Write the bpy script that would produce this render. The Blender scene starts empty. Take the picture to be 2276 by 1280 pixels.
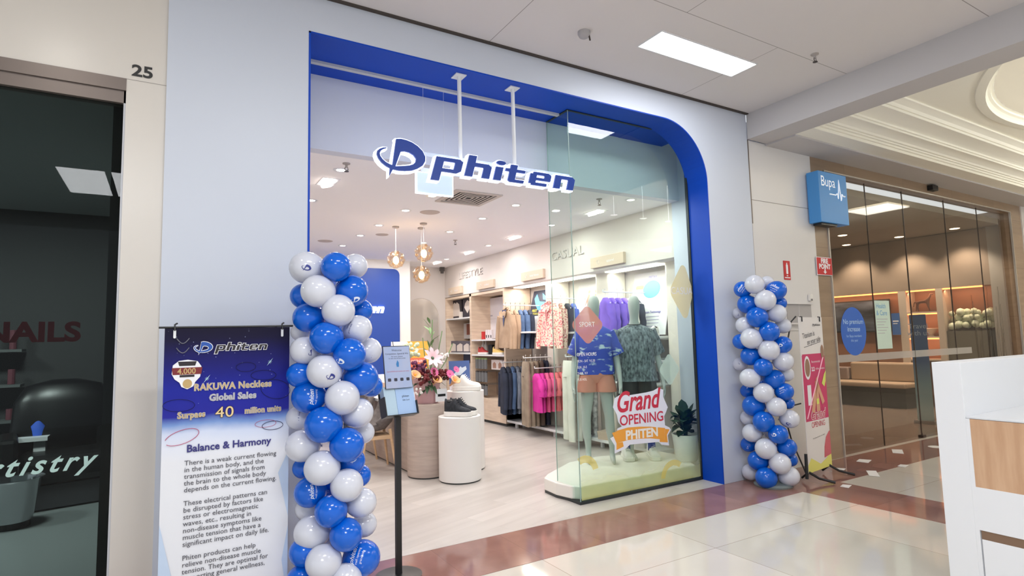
import bpy, bmesh, math, random
from mathutils import Matrix, Vector, Euler, noise
PI = math.pi
S = bpy.context.scene
COL = S.collection
random.seed(7)

# ---------------------------------------------------------------- camera
FPX = 1285.0
RC = Matrix(((0.85779334, -0.02477093, -0.5133975), (-0.51341001, -0.08892304, -0.85352379), (-0.02451029, 0.99573043, -0.08899523)))
# rows: world axes in camera space -> RC maps a camera-space ray to world
CAMP = Vector((0.0, -4.3036, 1.6))
cam = bpy.data.cameras.new('camera'); camo = bpy.data.objects.new('camera', cam); COL.objects.link(camo)
cam.sensor_width = 36; cam.lens = FPX / 2276 * 36; cam.clip_start = .05; cam.clip_end = 200
m3 = RC.copy(); mw = m3.to_4x4(); mw.translation = CAMP; camo.matrix_world = mw
S.camera = camo

def ray(u, v): return RC @ Vector((u - 1138, 640 - v, -FPX))
def at(u, v, ax, val):
    d = ray(u, v); return CAMP + d * ((val - CAMP[ax]) / d[ax])
def atd(u, v, dist):
    """point on the line of sight at a horizontal distance from the viewpoint"""
    d = ray(u, v); return CAMP + d * (dist / math.hypot(d.x, d.y))

# ---------------------------------------------------------------- world, exposure
S.view_settings.view_transform = 'Standard'; S.view_settings.look = 'None'
S.view_settings.exposure = 0.0; S.view_settings.gamma = 1.0
S.view_settings.use_curve_mapping = False
w = bpy.data.worlds.new('world'); S.world = w; w.use_nodes = True
w.node_tree.nodes['Background'].inputs[0].default_value = (.88, .94, 1.0, 1)
w.node_tree.nodes['Background'].inputs[1].default_value = 1.05
S.cycles.max_bounces = 8; S.cycles.diffuse_bounces = 6; S.cycles.transparent_max_bounces = 16
S.cycles.sample_clamp_indirect = 6.0; S.cycles.caustics_reflective = False; S.cycles.caustics_refractive = False
S.cycles.use_denoising = True

def light(kind, loc, energy, color=(1, 1, 1), size=.1, sy=None, rot=(0, 0, 0), parent=None, spot=None, name='lamp_light'):
    L = bpy.data.lights.new(name, kind); L.energy = energy; L.color = color
    if kind == 'AREA':
        L.shape = 'RECTANGLE' if sy else 'DISK'; L.size = size
        if sy: L.size_y = sy
    else: L.shadow_soft_size = size
    if spot: L.spot_size = spot; L.spot_blend = .6
    o = bpy.data.objects.new(name, L); COL.objects.link(o); o.location = loc; o.rotation_euler = rot
    if parent: o.parent = parent
    return o

# ---------------------------------------------------------------- materials
def lin(c): c = c / 255; return c / 12.92 if c <= .04045 else ((c + .055) / 1.055) ** 2.4
def rgb(r, g, b): return (lin(r), lin(g), lin(b), 1)
MATS = {}
def M(name, col=(200, 200, 200), rough=.6, metal=0., emit=0., spec=.5, alpha=1, coat=0, ecol=None):
    if name in MATS: return MATS[name]
    m = bpy.data.materials.new(name); m.use_nodes = True
    p = m.node_tree.nodes['Principled BSDF']
    p.inputs['Base Color'].default_value = rgb(*col); p.inputs['Roughness'].default_value = rough
    p.inputs['Metallic'].default_value = metal; p.inputs['Specular IOR Level'].default_value = spec
    p.inputs['Coat Weight'].default_value = coat
    if emit:
        p.inputs['Emission Color'].default_value = rgb(*(ecol or col)); p.inputs['Emission Strength'].default_value = emit
    if alpha < 1: p.inputs['Alpha'].default_value = alpha
    MATS[name] = m; return m
def nodes(m): return m.node_tree, m.node_tree.nodes, m.node_tree.links, m.node_tree.nodes['Principled BSDF']
def ramp(nt, stops, fac):
    r = nt.nodes.new('ShaderNodeValToRGB'); e = r.color_ramp.elements
    while len(e) < len(stops): e.new(.5)
    for i, (p, c) in enumerate(stops): e[i].position = p; e[i].color = rgb(*c)
    nt.links.new(fac, r.inputs[0]); return r
def coord(nt, kind='Object', scale=(1, 1, 1), rot=(0, 0, 0)):
    t = nt.nodes.new('ShaderNodeTexCoord'); mp = nt.nodes.new('ShaderNodeMapping')
    mp.inputs['Scale'].default_value = scale; mp.inputs['Rotation'].default_value = rot
    nt.links.new(t.outputs[kind], mp.inputs[0]); return mp.outputs[0]
def noisy(name, c1, c2, scale=3, rough=.6, stretch=(1, 1, 1), detail=4, lo=.35, hi=.65, coat=0, kind='Object', mid=None, spec=.5, bump=0):
    """two-colour noise material"""
    if name in MATS: return MATS[name]
    m = M(name, c1, rough, coat=coat, spec=spec); nt, N, L, p = nodes(m)
    n = N.new('ShaderNodeTexNoise'); n.inputs['Scale'].default_value = scale; n.inputs['Detail'].default_value = detail
    L.new(coord(nt, kind, stretch), n.inputs['Vector'])
    st = [(lo, c1), (hi, c2)] if mid is None else [(lo, c1), ((lo + hi) / 2, mid), (hi, c2)]
    L.new(ramp(nt, st, n.outputs[0]).outputs[0], p.inputs['Base Color'])
    if bump:
        b = N.new('ShaderNodeBump'); b.inputs['Strength'].default_value = bump; b.inputs['Distance'].default_value = .01
        L.new(n.outputs[0], b.inputs['Height']); L.new(b.outputs[0], p.inputs['Normal'])
    return m
def tiles(name, c1, c2, grout, w, h, mortar=.004, rough=.12, offset=0., kind='Object', rot=(0, 0, 0), nscale=1.2, freq=2, vary=.5, stretch=(1, 1, 1), bumpy=0.):
    if name in MATS: return MATS[name]
    m = M(name, c1, rough); nt, N, L, p = nodes(m)
    vec = coord(nt, kind, (1, 1, 1), rot)
    b = N.new('ShaderNodeTexBrick'); b.offset = offset; b.offset_frequency = freq
    b.inputs['Scale'].default_value = 1; b.inputs['Brick Width'].default_value = w; b.inputs['Row Height'].default_value = h
    b.inputs['Mortar Size'].default_value = mortar; b.inputs['Mortar Smooth'].default_value = .1
    b.inputs['Color1'].default_value = (0, 0, 0, 1); b.inputs['Color2'].default_value = (1, 1, 1, 1); b.inputs['Mortar'].default_value = (.5, .5, .5, 1)
    b.inputs['Bias'].default_value = 0
    L.new(vec, b.inputs['Vector'])
    n = N.new('ShaderNodeTexNoise'); n.inputs['Scale'].default_value = nscale; n.inputs['Detail'].default_value = 5
    vm = N.new('ShaderNodeMapping'); vm.inputs['Scale'].default_value = stretch; L.new(vec, vm.inputs[0])
    ad = N.new('ShaderNodeVectorMath'); ad.operation = 'MULTIPLY_ADD'; ad.inputs[1].default_value = (7, 7, 7)
    L.new(b.outputs['Color'], ad.inputs[0]); L.new(vm.outputs[0], ad.inputs[2]); L.new(ad.outputs[0], n.inputs['Vector'])
    mx = N.new('ShaderNodeMix'); mx.data_type = 'FLOAT'; mx.inputs[0].default_value = vary
    L.new(n.outputs[0], mx.inputs[2]); L.new(b.outputs['Color'], mx.inputs[3])
    r = ramp(nt, [(.25, c1), (.75, c2)], mx.outputs[0])
    mg = N.new('ShaderNodeMix'); mg.data_type = 'RGBA'; L.new(b.outputs['Fac'], mg.inputs[0]); L.new(r.outputs[0], mg.inputs[6]); mg.inputs[7].default_value = rgb(*grout)
    L.new(mg.outputs[2], p.inputs['Base Color'])
    return m
def glass(name, tint=(250, 255, 252), ior=1.45, rough=0.0, refl=1.0, vis=None):
    """thin pane: fresnel mix of see-through and mirror"""
    if name in MATS: return MATS[name]
    m = bpy.data.materials.new(name); m.use_nodes = True; nt = m.node_tree; nt.nodes.clear(); N, L = nt.nodes, nt.links
    out = N.new('ShaderNodeOutputMaterial'); mix = N.new('ShaderNodeMixShader'); tr = N.new('ShaderNodeBsdfTransparent'); gl = N.new('ShaderNodeBsdfGlossy'); fr = N.new('ShaderNodeFresnel')
    fr.inputs['IOR'].default_value = ior; tr.inputs[0].default_value = rgb(*tint); gl.inputs['Roughness'].default_value = rough
    mu = N.new('ShaderNodeMath'); mu.operation = 'MULTIPLY'; mu.inputs[1].default_value = refl; L.new(fr.outputs[0], mu.inputs[0])
    ge = N.new('ShaderNodeNewGeometry'); sb = N.new('ShaderNodeMath'); sb.operation = 'SUBTRACT'; sb.inputs[0].default_value = 1; L.new(ge.outputs['Backfacing'], sb.inputs[1])
    m2 = N.new('ShaderNodeMath'); m2.operation = 'MULTIPLY'; L.new(mu.outputs[0], m2.inputs[0]); L.new(sb.outputs[0], m2.inputs[1]); mu = m2
    L.new(mu.outputs[0], mix.inputs[0]); L.new(tr.outputs[0], mix.inputs[1]); L.new(gl.outputs[0], mix.inputs[2]); L.new(mix.outputs[0], out.inputs[0])
    MATS[name] = m; return m
def film(name, col, alpha=.6, emit=0, rough=.5):
    return M(name, col, rough, alpha=alpha, emit=emit)

# ---------------------------------------------------------------- geometry
class B:
    def __init__(s): s.bm = bmesh.new(); s.mi = 0
    def _t(s, vs, fs, mt):
        if mt is not None: bmesh.ops.transform(s.bm, matrix=mt, verts=vs)
        for f in fs: f.material_index = s.mi
    def raw(s, verts, faces, mt=None):
        vs = [s.bm.verts.new(v) for v in verts]; fs = []
        for f in faces:
            try: fs.append(s.bm.faces.new([vs[i] for i in f]))
            except ValueError: pass
        s._t(vs, fs, mt); return s
    def box(s, x0, x1, y0, y1, z0, z1, mt=None):
        v = [(x, y, z) for x in (x0, x1) for y in (y0, y1) for z in (z0, z1)]
        return s.raw(v, [(0, 1, 3, 2), (4, 6, 7, 5), (0, 4, 5, 1), (2, 3, 7, 6), (0, 2, 6, 4), (1, 5, 7, 3)], mt)
    def tube(s, pts, r, n=8, closed=False, cap=True):
        pts = [Vector(p) for p in pts]; rs = r if isinstance(r, (list, tuple)) else [r] * len(pts); rings = []; up = Vector((0, 0, 1)); K = len(pts)
        for i, p in enumerate(pts):
            a = pts[i - 1] if (i > 0 or closed) else p; b = pts[(i + 1) % K] if (i < K - 1 or closed) else p
            d = (b - a).normalized() if (b - a).length > 1e-9 else Vector((0, 0, 1))
            x = d.cross(up if abs(d.z) < .95 else Vector((1, 0, 0))).normalized(); y = x.cross(d).normalized()
            rings.append([s.bm.verts.new(p + (x * math.cos(2 * PI * k / n) + y * math.sin(2 * PI * k / n)) * rs[i]) for k in range(n)])
        fs = []
        for i in range(K if closed else K - 1):
            A, C = rings[i], rings[(i + 1) % K]
            for k in range(n): fs.append(s.bm.faces.new((A[k], A[(k + 1) % n], C[(k + 1) % n], C[k])))
        if cap and not closed: fs += [s.bm.faces.new(rings[0]), s.bm.faces.new(rings[-1][::-1])]
        s._t([], fs, None); return s
    def lathe(s, prof, n=32, mt=None, sx=1, sy=1):
        """prof: (radius, z) pairs about the z axis"""
        rings = []; vs = []
        for r, z in prof:
            if r < 1e-6: rings.append([s.bm.verts.new((0, 0, z))])
            else: rings.append([s.bm.verts.new((r * math.cos(2 * PI * k / n) * sx, r * math.sin(2 * PI * k / n) * sy, z)) for k in range(n)])
            vs += rings[-1]
        fs = []
        for A, C in zip(rings, rings[1:]):
            for k in range(n):
                q = [A[k % len(A)], A[(k + 1) % len(A)], C[(k + 1) % len(C)], C[k % len(C)]]
                u = []
                for v in q:
                    if v not in u: u.append(v)
                if len(u) > 2: fs.append(s.bm.faces.new(u))
        s._t(vs, fs, mt); return s
    def cyl(s, r, z0, z1, n=32, x=0, y=0, bev=0):
        p = [(0, z0), (r - bev, z0), (r, z0 + bev), (r, z1 - bev), (r - bev, z1), (0, z1)] if bev else [(0, z0), (r, z0), (r, z1), (0, z1)]
        return s.lathe(p, n, Matrix.Translation((x, y, 0)))
    def ball(s, r, c=(0, 0, 0), n=16, sc=(1, 1, 1)):
        h = n // 2; p = [(r * math.sin(PI * i / h), -r * math.cos(PI * i / h)) for i in range(h + 1)]; p[0] = (0, -r); p[-1] = (0, r)
        return s.lathe(p, n, Matrix.Translation(c) @ Matrix.Diagonal((*sc, 1)))
    def prism(s, poly, z0, z1, mt=None):
        """extrude a 2D outline between z0 and z1 (flat sheet when equal)"""
        n = len(poly)
        if z0 == z1: return s.raw([(x, y, z0) for x, y in poly], [tuple(range(n))], mt)
        v = [(x, y, z0) for x, y in poly] + [(x, y, z1) for x, y in poly]
        return s.raw(v, [tuple(range(n))[::-1], tuple(range(n, 2 * n))] + [(i, (i + 1) % n, n + (i + 1) % n, n + i) for i in range(n)], mt)
    def ringprism(s, outer, inner, z0, z1, mt=None):
        """outline with a hole; both loops have the same count"""
        n = len(outer); v = [(x, y, z) for z in (z0, z1) for L in (outer, inner) for x, y in L]; f = []
        for i in range(n):
            j = (i + 1) % n
            f += [(2 * n + i, 2 * n + j, 3 * n + j, 3 * n + i)]
            if z0 != z1: f += [(i, n + i, n + j, j), (i, j, 2 * n + j, 2 * n + i), (n + i, 3 * n + i, 3 * n + j, n + j)]
        return s.raw(v, f, mt)
    def text(s, body, size, x=0, y=0, z=0, al='CENTER', sx=1, shear=0, bold=0, ext=0, sp=1, rot=0, line=1.0, mt=None):
        c = bpy.data.curves.new('t', 'FONT'); c.body = body; c.size = size; c.align_x = al; c.align_y = 'BOTTOM_BASELINE'; c.shear = shear
        c.offset = bold; c.extrude = ext; c.space_character = sp; c.space_line = line; c.resolution_u = 5 if size > .08 else 2
        o = bpy.data.objects.new('t', c); me = bpy.data.meshes.new_from_object(o)
        t = (mt or Matrix()) @ Matrix.Translation((x, y, z)) @ Matrix.Rotation(rot, 4, 'Z') @ Matrix.Diagonal((sx, 1, 1, 1))
        s.raw([v.co[:] for v in me.vertices], [tuple(f.vertices) for f in me.polygons], t)
        bpy.data.objects.remove(o); bpy.data.curves.remove(c); bpy.data.meshes.remove(me); return s
    def make(s, name, mat, parent=None, loc=None, rot=None, smooth=False, sharp=40, bevel=0):
        me = bpy.data.meshes.new(name); bmesh.ops.recalc_face_normals(s.bm, faces=s.bm.faces[:]) if smooth or bevel else None
        s.bm.to_mesh(me); s.bm.free()
        for m in (mat if isinstance(mat, (list, tuple)) else [mat]): me.materials.append(m)
        if smooth:
            for f in me.polygons: f.use_smooth = True
            if sharp < 180: me.set_sharp_from_angle(angle=math.radians(sharp))
        o = bpy.data.objects.new(name, me); COL.objects.link(o)
        if parent: o.parent = parent
        if loc is not None: o.location = loc
        if rot is not None: o.rotation_euler = rot
        if bevel:
            b = o.modifiers.new('bevel', 'BEVEL'); b.width = bevel; b.segments = 2; b.limit_method = 'ANGLE'
        return o
def tag(o, label, cat, group=None):
    o['label'] = label; o['category'] = cat
    if group: o['group'] = group
    return o
def thing(name, label, cat, loc=(0, 0, 0), rot=(0, 0, 0), group=None):
    o = bpy.data.objects.new(name, None); COL.objects.link(o); o.empty_display_size = .1
    o.location = loc; o.rotation_euler = rot if isinstance(rot, tuple) else (0, 0, rot); return tag(o, label, cat, group)
def struct(o, label=None, cat=None):
    o['kind'] = 'structure'
    if label: o['label'] = label
    if cat: o['category'] = cat
    return o
def lab(o, l): o['label'] = l; return o
def dup(root, loc, rot=None, label=None, group=None):
    r = root.copy(); COL.objects.link(r); r.location = loc
    if rot is not None: r.rotation_euler = rot if isinstance(rot, tuple) else (0, 0, rot)
    if label: r['label'] = label
    if group: r['group'] = group
    for ch in list(root.children):
        c = ch.copy(); COL.objects.link(c); c.parent = r
        for g in list(ch.children):
            d = g.copy(); COL.objects.link(d); d.parent = c
    return r
FACE_OUT = (PI / 2, 0, 0)         # sheet on a wall facing the hall: local x right, y up, z towards the viewer
FACE_LEFT = (PI / 2, 0, -PI / 2)  # sheet on the shop's right-hand wall
def rrect(x0, x1, y0, y1, r, n=6):
    p = []
    for cx, cy, a in ((x1 - r, y1 - r, 0), (x0 + r, y1 - r, 90), (x0 + r, y0 + r, 180), (x1 - r, y0 + r, 270)):
        for i in range(n + 1):
            t = math.radians(a + 90 * i / n); p.append((cx + r * math.cos(t), cy + r * math.sin(t)))
    return p
def ell(cx, cy, rx, ry, n=32, a0=0, a1=360):
    return [(cx + rx * math.cos(math.radians(a0 + (a1 - a0) * i / n)), cy + ry * math.sin(math.radians(a0 + (a1 - a0) * i / n))) for i in range(n if a1 - a0 == 360 else n + 1)]

# logo: leaning D with a swoosh, then the italic word
def logo_mark(b, x, y, s, z0=0, z1=0, grow=0.):
    """leaning D with a swoosh and a point below; about s wide"""
    O = [(.181, .323), (.219, .330), (.267, .327), (.316, .315), (.365, .291), (.406, .257), (.430, .212), (.428, .172), (.405, .133), (.363, .103), (.314, .081), (.257, .070), (.201, .066)]
    I = [(.218, .224), (.252, .232), (.290, .228), (.327, .212), (.349, .185), (.345, .156), (.324, .134), (.290, .119), (.233, .107), (.173, .097)]
    SW = [(.173, .097), (.201, .066), (.146, .070), (.099, .087), (.060, .113), (.034, .143), (.021, .176), (.026, .204), (.045, .222), (.072, .235), (.101, .242), (.100, .236), (.076, .225), (.055, .208), (.045, .187), (.049, .165), (.068, .141), (.095, .121), (.126, .108), (.146, .103), (.150, .113)]
    for P in (O + I[::-1], [(.181, .323), (.150, .113), (.173, .097), (.218, .224)], SW, [(.128, .088), (.160, .085), (.123, .013)]):
        if sum(P[k][0] * P[(k + 1) % len(P)][1] - P[(k + 1) % len(P)][0] * P[k][1] for k in range(len(P))) > 0: P = P[::-1]
        q = []; n = len(P)
        for k in range(n):
            a, c, d = Vector(P[k - 1]), Vector(P[k]), Vector(P[(k + 1) % n]); e1, e2 = (c - a).normalized(), (d - c).normalized()
            nn = Vector((-e1.y - e2.y, e1.x + e2.x)); nn = nn.normalized() if nn.length > 1e-6 else Vector((0, 0)); g = grow * .45 / s
            c = c + nn * g; q.append((x + c.x * s / .45, y + c.y * s / .45))
        z1 += .00015; b.prism(q, z0 if z0 < z1 - .001 else z1, z1)
def word(b, x, y, w, h, z0=0, z1=0, grow=0.):
    """italic 'phiten' built from slanted strokes; x-height band at y..y+h"""
    sl = .28; t = .23 * h / .8; W = w / 5.75
    cnt = [0]
    def P(pts):
        cnt[0] += 1; z1_ = z1 + .00012 * cnt[0]
        b.prism([(x + px * W + sl * py * h * 1.0, y + py * h) for px, py in pts], z0 if z0 != z1 else z1_, z1_)
    g = grow / h; k = grow / W
    def st(x0, x1, y0, y1): P([(x0 - k, y0 - g), (x1 + k, y0 - g), (x1 + k, y1 + g), (x0 - k, y1 + g)])
    # p
    st(.0, .30, -.55, 1.0); st(.25, .78, .76, 1.0); st(.25, .78, .06, .28); P([(.72 - k, .06 - g), (.86, .06 - g), (1.0 + k, .22), (1.0 + k, .84), (.86, 1 + g), (.72 - k, 1 + g)])
    # h
    st(1.16, 1.46, 0, 1.42); st(1.40, 1.92, .70, .96); P([(1.82 - k, 0 - g), (2.12 + k, 0 - g), (2.12 + k, .78), (1.96, .96 + g), (1.82 - k, .96 + g)])
    # i
    st(2.28, 2.58, 0, .92); b.prism([(x + (2.45 + (.19 + k) * math.cos(a)) * W + sl * 1.22 * h, y + (1.22 + (.15 + g) * math.sin(a)) * h) for a in [2 * PI * i / 14 for i in range(14)]], z0, z1)
    # t
    st(2.86, 3.14, .1, 1.22); st(2.68, 3.50, .72, .92); P([(2.86 - k, .12), (2.96, -g), (3.52 + k, -g), (3.52 + k, .2 + g), (3.0, .2 + g)])
    # e
    st(3.74, 4.02, .12, .82); st(3.86, 4.52, 0, .20); st(3.86, 4.5, .76, .96); st(3.95, 4.66, .38, .56); P([(4.38 - k, .4), (4.66 + k, .4), (4.66 + k, .8), (4.5, .96 + g), (4.38 - k, .96 + g)])
    # n
    st(4.84, 5.13, 0, .96); st(5.05, 5.6, .72, .96); P([(5.46 - k, -g), (5.75 + k, -g), (5.75 + k, .78), (5.6, .96 + g), (5.46 - k, .96 + g)])

def at_text(obj_parent, name, mat, build):
    b = B(); build(b); return b.make(name, mat, obj_parent)
# ================================================================ SETTING
ZC = 4.23; ZI = 3.27; XW = 5.45
white_panel = M('white_panel', (200, 206, 219), .42)
cream = M('cream_gloss', (214, 208, 201), .28, spec=.35)
creamw = M('cream_wall', (220, 217, 216), .16, spec=.4)
blue = M('reveal_blue', (2, 66, 180), .45, spec=.25)
whitew = M('inner_white', (236, 232, 226), .6)
in_wall = M('inner_wall', (212, 205, 200), .7)
bulk = M('bulkhead_paint', (206, 210, 222), .7)
ceil_in = M('inner_ceiling', (242, 240, 243), .85)
ceil_out = tiles('mall_ceiling_board', (212, 207, 206), (216, 211, 210), (150, 144, 142), 2.4, 1.2, .0035, .85, .5, nscale=.6, vary=.0)
ceil_cream = M('coffer_cream', (246, 244, 232), .7)
floor_tile = tiles('cream_floor_tiles', (196, 191, 180), (214, 207, 197), (166, 154, 138), 1.2, 1.2, .003, .07, 0, nscale=1.1, vary=.35)
floor_red = tiles('red_marble', (128, 92, 86), (156, 116, 106), (126, 92, 86), .6, .66, .002, .07, 0, nscale=3.0, vary=.2)
plank = tiles('pale_planks', (178, 171, 165), (202, 195, 189), (178, 171, 164), 1.5, .2, .002, .3, .37, rot=(0, 0, math.radians(-18)), nscale=1.6, vary=.25, stretch=(.6, 5, 1))

# floors
def slab(name, x0, x1, y0, y1, z0, z1, mat, **k): b = B(); b.box(x0, x1, y0, y1, z0, z1); return struct(b.make(name, mat), **k)
slab('floor', -9, 16, -11, .08, -.05, 0, floor_tile)
def sheet(name, quads, mat, z):
    b = B()
    for x0, x1, y0, y1 in quads: b.box(x0, x1, y0, y1, z - .004, z)
    return struct(b.make(name, mat))
sheet('floor_border_band', [(-9, 16, -.65, 0), (5.56, 6.22, -11, -.65)], floor_red, .002)
slab('floor_shop', -.2, 7.05, 0, 9.2, -.05, .003, plank)
slab('floor_lounge', 7.05, 14.6, .08, 6.2, -.05, .001, M('lounge_floor', (128, 112, 102), .25))
slab('floor_salon', -6, -.2, 0, 5, -.05, .001, M('salon_floor', (128, 134, 134), .3))

# facade board with the rounded opening: x .87..5.18, z up to 3.94, top right corner radius .62
def facade():
    b = B(); x0, x1, zt, R = .87, 5.18, 3.94, .64; X0, X1 = -.03, 5.92
    b.box(X0, x0, 0, .12, 0, ZC)
    b.box(x1, X1, 0, .12, 0, ZC)
    b.box(x0, x1 - R, 0, .12, zt, ZC)
    pts = [(x1 - R + R * math.sin(t), zt - R + R * math.cos(t)) for t in [PI / 2 * i / 16 for i in range(17)]]
    top = [(x1 - R + R * i / 16, ZC) for i in range(17)]
    for y in (0, .12):
        vs = [(px, y, pz) for px, pz in pts] + [(px, y, pz) for px, pz in top]
        b.raw(vs, [(i, i + 1, 17 + i + 1, 17 + i) for i in range(16)])
    return struct(b.make('wall_front', white_panel))
facade()
def reveal():
    """blue lining of the opening: soffit, curved corner and right jamb; left jamb"""
    b = B(); x0, x1, zt, R = .87, 5.18, 3.94, .64; D = .68; ox, oz = x1, zt
    path = [(x0, zt), (x1 - R, zt)] + [(x1 - R + R * math.sin(t), zt - R + R * math.cos(t)) for t in [PI / 2 * i / 20 for i in range(1, 21)]] + [(x1, 0)]
    # lining 12 mm inside, flush edge on the face
    def shrink(i):
        px, pz = path[i]
        if i <= 1: return (px, pz - .012)
        if i == len(path) - 1: return (px - .012, pz)
        dx, dz = px - (x1 - R), pz - (zt - R); l = math.hypot(dx, dz); return (px - .012 * dx / l, pz - .012 * dz / l)
    inn = [shrink(i) for i in range(len(path))]
    for i in range(len(path) - 1):
        D = .68 if i == 0 else .30
        a, c, e, f = path[i], path[i + 1], inn[i + 1], inn[i]
        b.raw([(q[0], y, q[1]) for y in (-.002, D) for q in (a, c, e, f)], [(0, 1, 2, 3), (4, 5, 6, 7), (0, 1, 5, 4), (2, 3, 7, 6), (0, 3, 7, 4), (1, 2, 6, 5)])
    return struct(b.make('trim_opening', blue, smooth=True, sharp=30))
reveal()
b = B(); b.box(.87, .885, -.002, .14, 0, 3.94); struct(b.make('trim_left', blue))
# the wide blue border seen on the right comes from the reveal depth; bulkhead behind it
slab('wall_bulkhead', -.2, 7.0, .68, .80, 3.27, 4.2, bulk)
slab('wall_shop_side', 5.45, 6.10, .12, .80, 0, 4.2, white_panel)
slab('ceiling_corner', 4.5, 5.2, .30, .68, 3.925, 3.94, blue)
slab('wall_shop_left', -.2, -.1, .12, 9.2, 0, 3.6, in_wall)
slab('wall_reveal_left', .72, .87, .12, .68, 0, 3.94, white_panel)
slab('ceiling_shop', -.2, 7.0, .80, 9.2, ZI, ZI + .1, ceil_in)
slab('ceiling_entry', -.2, 7.0, .1, .7, 3.96, 4.05, bulk)
slab('wall_back', 4.35, 7.0, 7.72, 7.84, 0, 3.4, in_wall)
slab('wall_rear', -.2, 4.35, 8.4, 8.5, 0, 3.4, in_wall)
slab('wall_nib', 4.21, 4.33, 7.0, 8.5, 0, 3.4, whitew)
slab('wall_partition', 1.2, 4.33, 6.98, 7.1, 0, 3.4, whitew)
# right-hand wall: fascia over the bays, back of the bays
slab('wall_fascia', XW, 6.12, .80, 7.72, 2.58, ZI + .02, in_wall)
slab('wall_bay_back', 6.05, 6.15, .12, 7.84, 0, 2.60, M('bay_grey', (196, 190, 186), .6))
# mall ceiling over the facade and beam
slab('ceiling', -9, 5.93, -11, .0, ZC, ZC + .1, ceil_out)
slab('ceiling_gap_trim', -.03, 5.93, -.035, -.001, ZC - .012, ZC + .001, M('dark_gap', (70, 62, 58), .8))
beamm = M('beam_paint', (190, 187, 188), .7)
slab('ceiling_beam', 5.93, 6.29, -11, .0, 3.92, 5.0, beamm)
slab('ceiling_soffit', 6.29, 14.6, -.38, .1, 3.90, 5.0, beamm)
slab('wall_cream', 5.92, 7.21, .02, .12, 0, 3.92, creamw)
b = B(); b.box(5.918, 5.945, .004, .021, 2.9, 3.92); b.box(5.918, 5.93, .004, .021, 0, 2.9); struct(b.make('trim_edge', M('dark_metal_edge', (110, 100, 95), .4, .6)))
b = B(); b.box(5.93, 7.21, .017, .0205, 3.19, 3.196); b.box(5.93, 7.21, .017, .0205, 1.62, 1.625) ; struct(b.make('trim_joint', M('joint', (150, 144, 140), .6)))
# coffered ceiling on the right
def coffer():
    prof = [(-.38, 3.92), (-.60, 3.92), (-.60, 3.955), (-.625, 3.955), (-.625, 3.98), (-.65, 3.98), (-.65, 4.0), (-.675, 4.0), (-.69, 4.02), (-.73, 4.04), (-.79, 4.05), (-.82, 4.05), (-.82, 4.075), (-.84, 4.075), (-.84, 4.10), (-.92, 4.13),
            (-1.05, 4.14), (-1.05, 4.17), (-1.07, 4.17), (-1.09, 4.20), (-1.14, 4.225), (-1.17, 4.23), (-1.17, 4.252)]
    b = B(); n = len(prof); X0, X1 = 6.29, 14.6
    b.raw([(x, y, z) for x in (X0, X1) for y, z in prof], [(i, i + 1, n + i + 1, n + i) for i in range(n - 1)])
    struct(b.make('ceiling_moulding', M('moulding_cream', (240, 238, 228), .6), smooth=True, sharp=25))
    # flat field with a round hole, then the dome rings
    cx, cy, R = 9.15, -4.85, 3.42; b = B(); n = 128
    circ = ell(cx, cy, R, R, n); ex0, ex1, ey0, ey1 = 5.5, 16, -11, -1.10
    def edge(px, py):
        dx, dy = px - cx, py - cy; ts = []
        if dx > 1e-9: ts.append((ex1 - cx) / dx)
        if dx < -1e-9: ts.append((ex0 - cx) / dx)
        if dy > 1e-9: ts.append((ey1 - cy) / dy)
        if dy < -1e-9: ts.append((ey0 - cy) / dy)
        t = min(ts); return (cx + dx * t, cy + dy * t)
    out = [edge(*p) for p in circ]
    b.raw([(x, y, 4.252) for x, y in circ] + [(x, y, 4.252) for x, y in out], [(i, (i + 1) % n, n + (i + 1) % n, n + i) for i in range(n)])
    struct(b.make('ceiling_coffer', ceil_cream))
    b = B(); b.lathe([(R + .10, 4.2495), (R + .09, 4.24), (R + .06, 4.237), (R, 4.235), (R, 4.28), (R - .02, 4.30), (R - .05, 4.31), (R - .05, 4.335), (R - .08, 4.34)], 128, Matrix.Translation((cx, cy, 0)))
    struct(b.make('ceiling_ring', ceil_cream, smooth=True, sharp=25))
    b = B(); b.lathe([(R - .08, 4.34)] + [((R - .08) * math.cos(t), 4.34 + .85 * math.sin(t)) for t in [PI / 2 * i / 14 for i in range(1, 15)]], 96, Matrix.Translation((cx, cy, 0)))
    struct(b.make('ceiling_dome', M('dome_unlit', (176, 170, 158), .8), smooth=True, sharp=60))  # colour carries the shade of the unlit dome
coffer()
# unseen end wall added to block ambient light from the right

slab('wall_light_block', 16, 16.2, -11, .1, 0, 5.0, M('light_block_cream', (196, 188, 176), .6))
# ---------------------------------------------------------------- salon on the left (dark, closed)
slab('wall_salon_head', -6, -.03, .02, .12, 3.33, ZC, cream)
slab('wall_salon_pier', -.25, -.03, .02, .14, 0, 3.33, cream)
b = B(); b.box(-6, -.25, .03, .12, 3.17, 3.33); b.box(-6, -.25, .015, .03, 3.25, 3.33); struct(b.make('trim_salon_header', M('bronze_header', (112, 101, 96), .35, .3)))
b = B(); b.box(-.262, -.25, .03, .1, 0, 3.33); struct(b.make('trim_salon_jamb', M('jamb_pale', (196, 198, 205), .4)))
b = B(); b.box(-6, -.262, .06, .07, 0.0, 3.17)
struct(b.make('window_1', glass('salon_glass', (186, 193, 191), 1.35, refl=.55)))
darkw = M('salon_wall', (54, 55, 56), .7)
slab('wall_salon_back', -6, -.2, 4.6, 4.7, 0, 3.4, darkw); slab('wall_salon_side', -.32, -.26, .12, 4.6, 0, 3.4, darkw); slab('ceiling_salon', -6, -.2, .1, 4.7, 3.3, 3.4, M('salon_ceiling', (160, 164, 164), .8))

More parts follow.
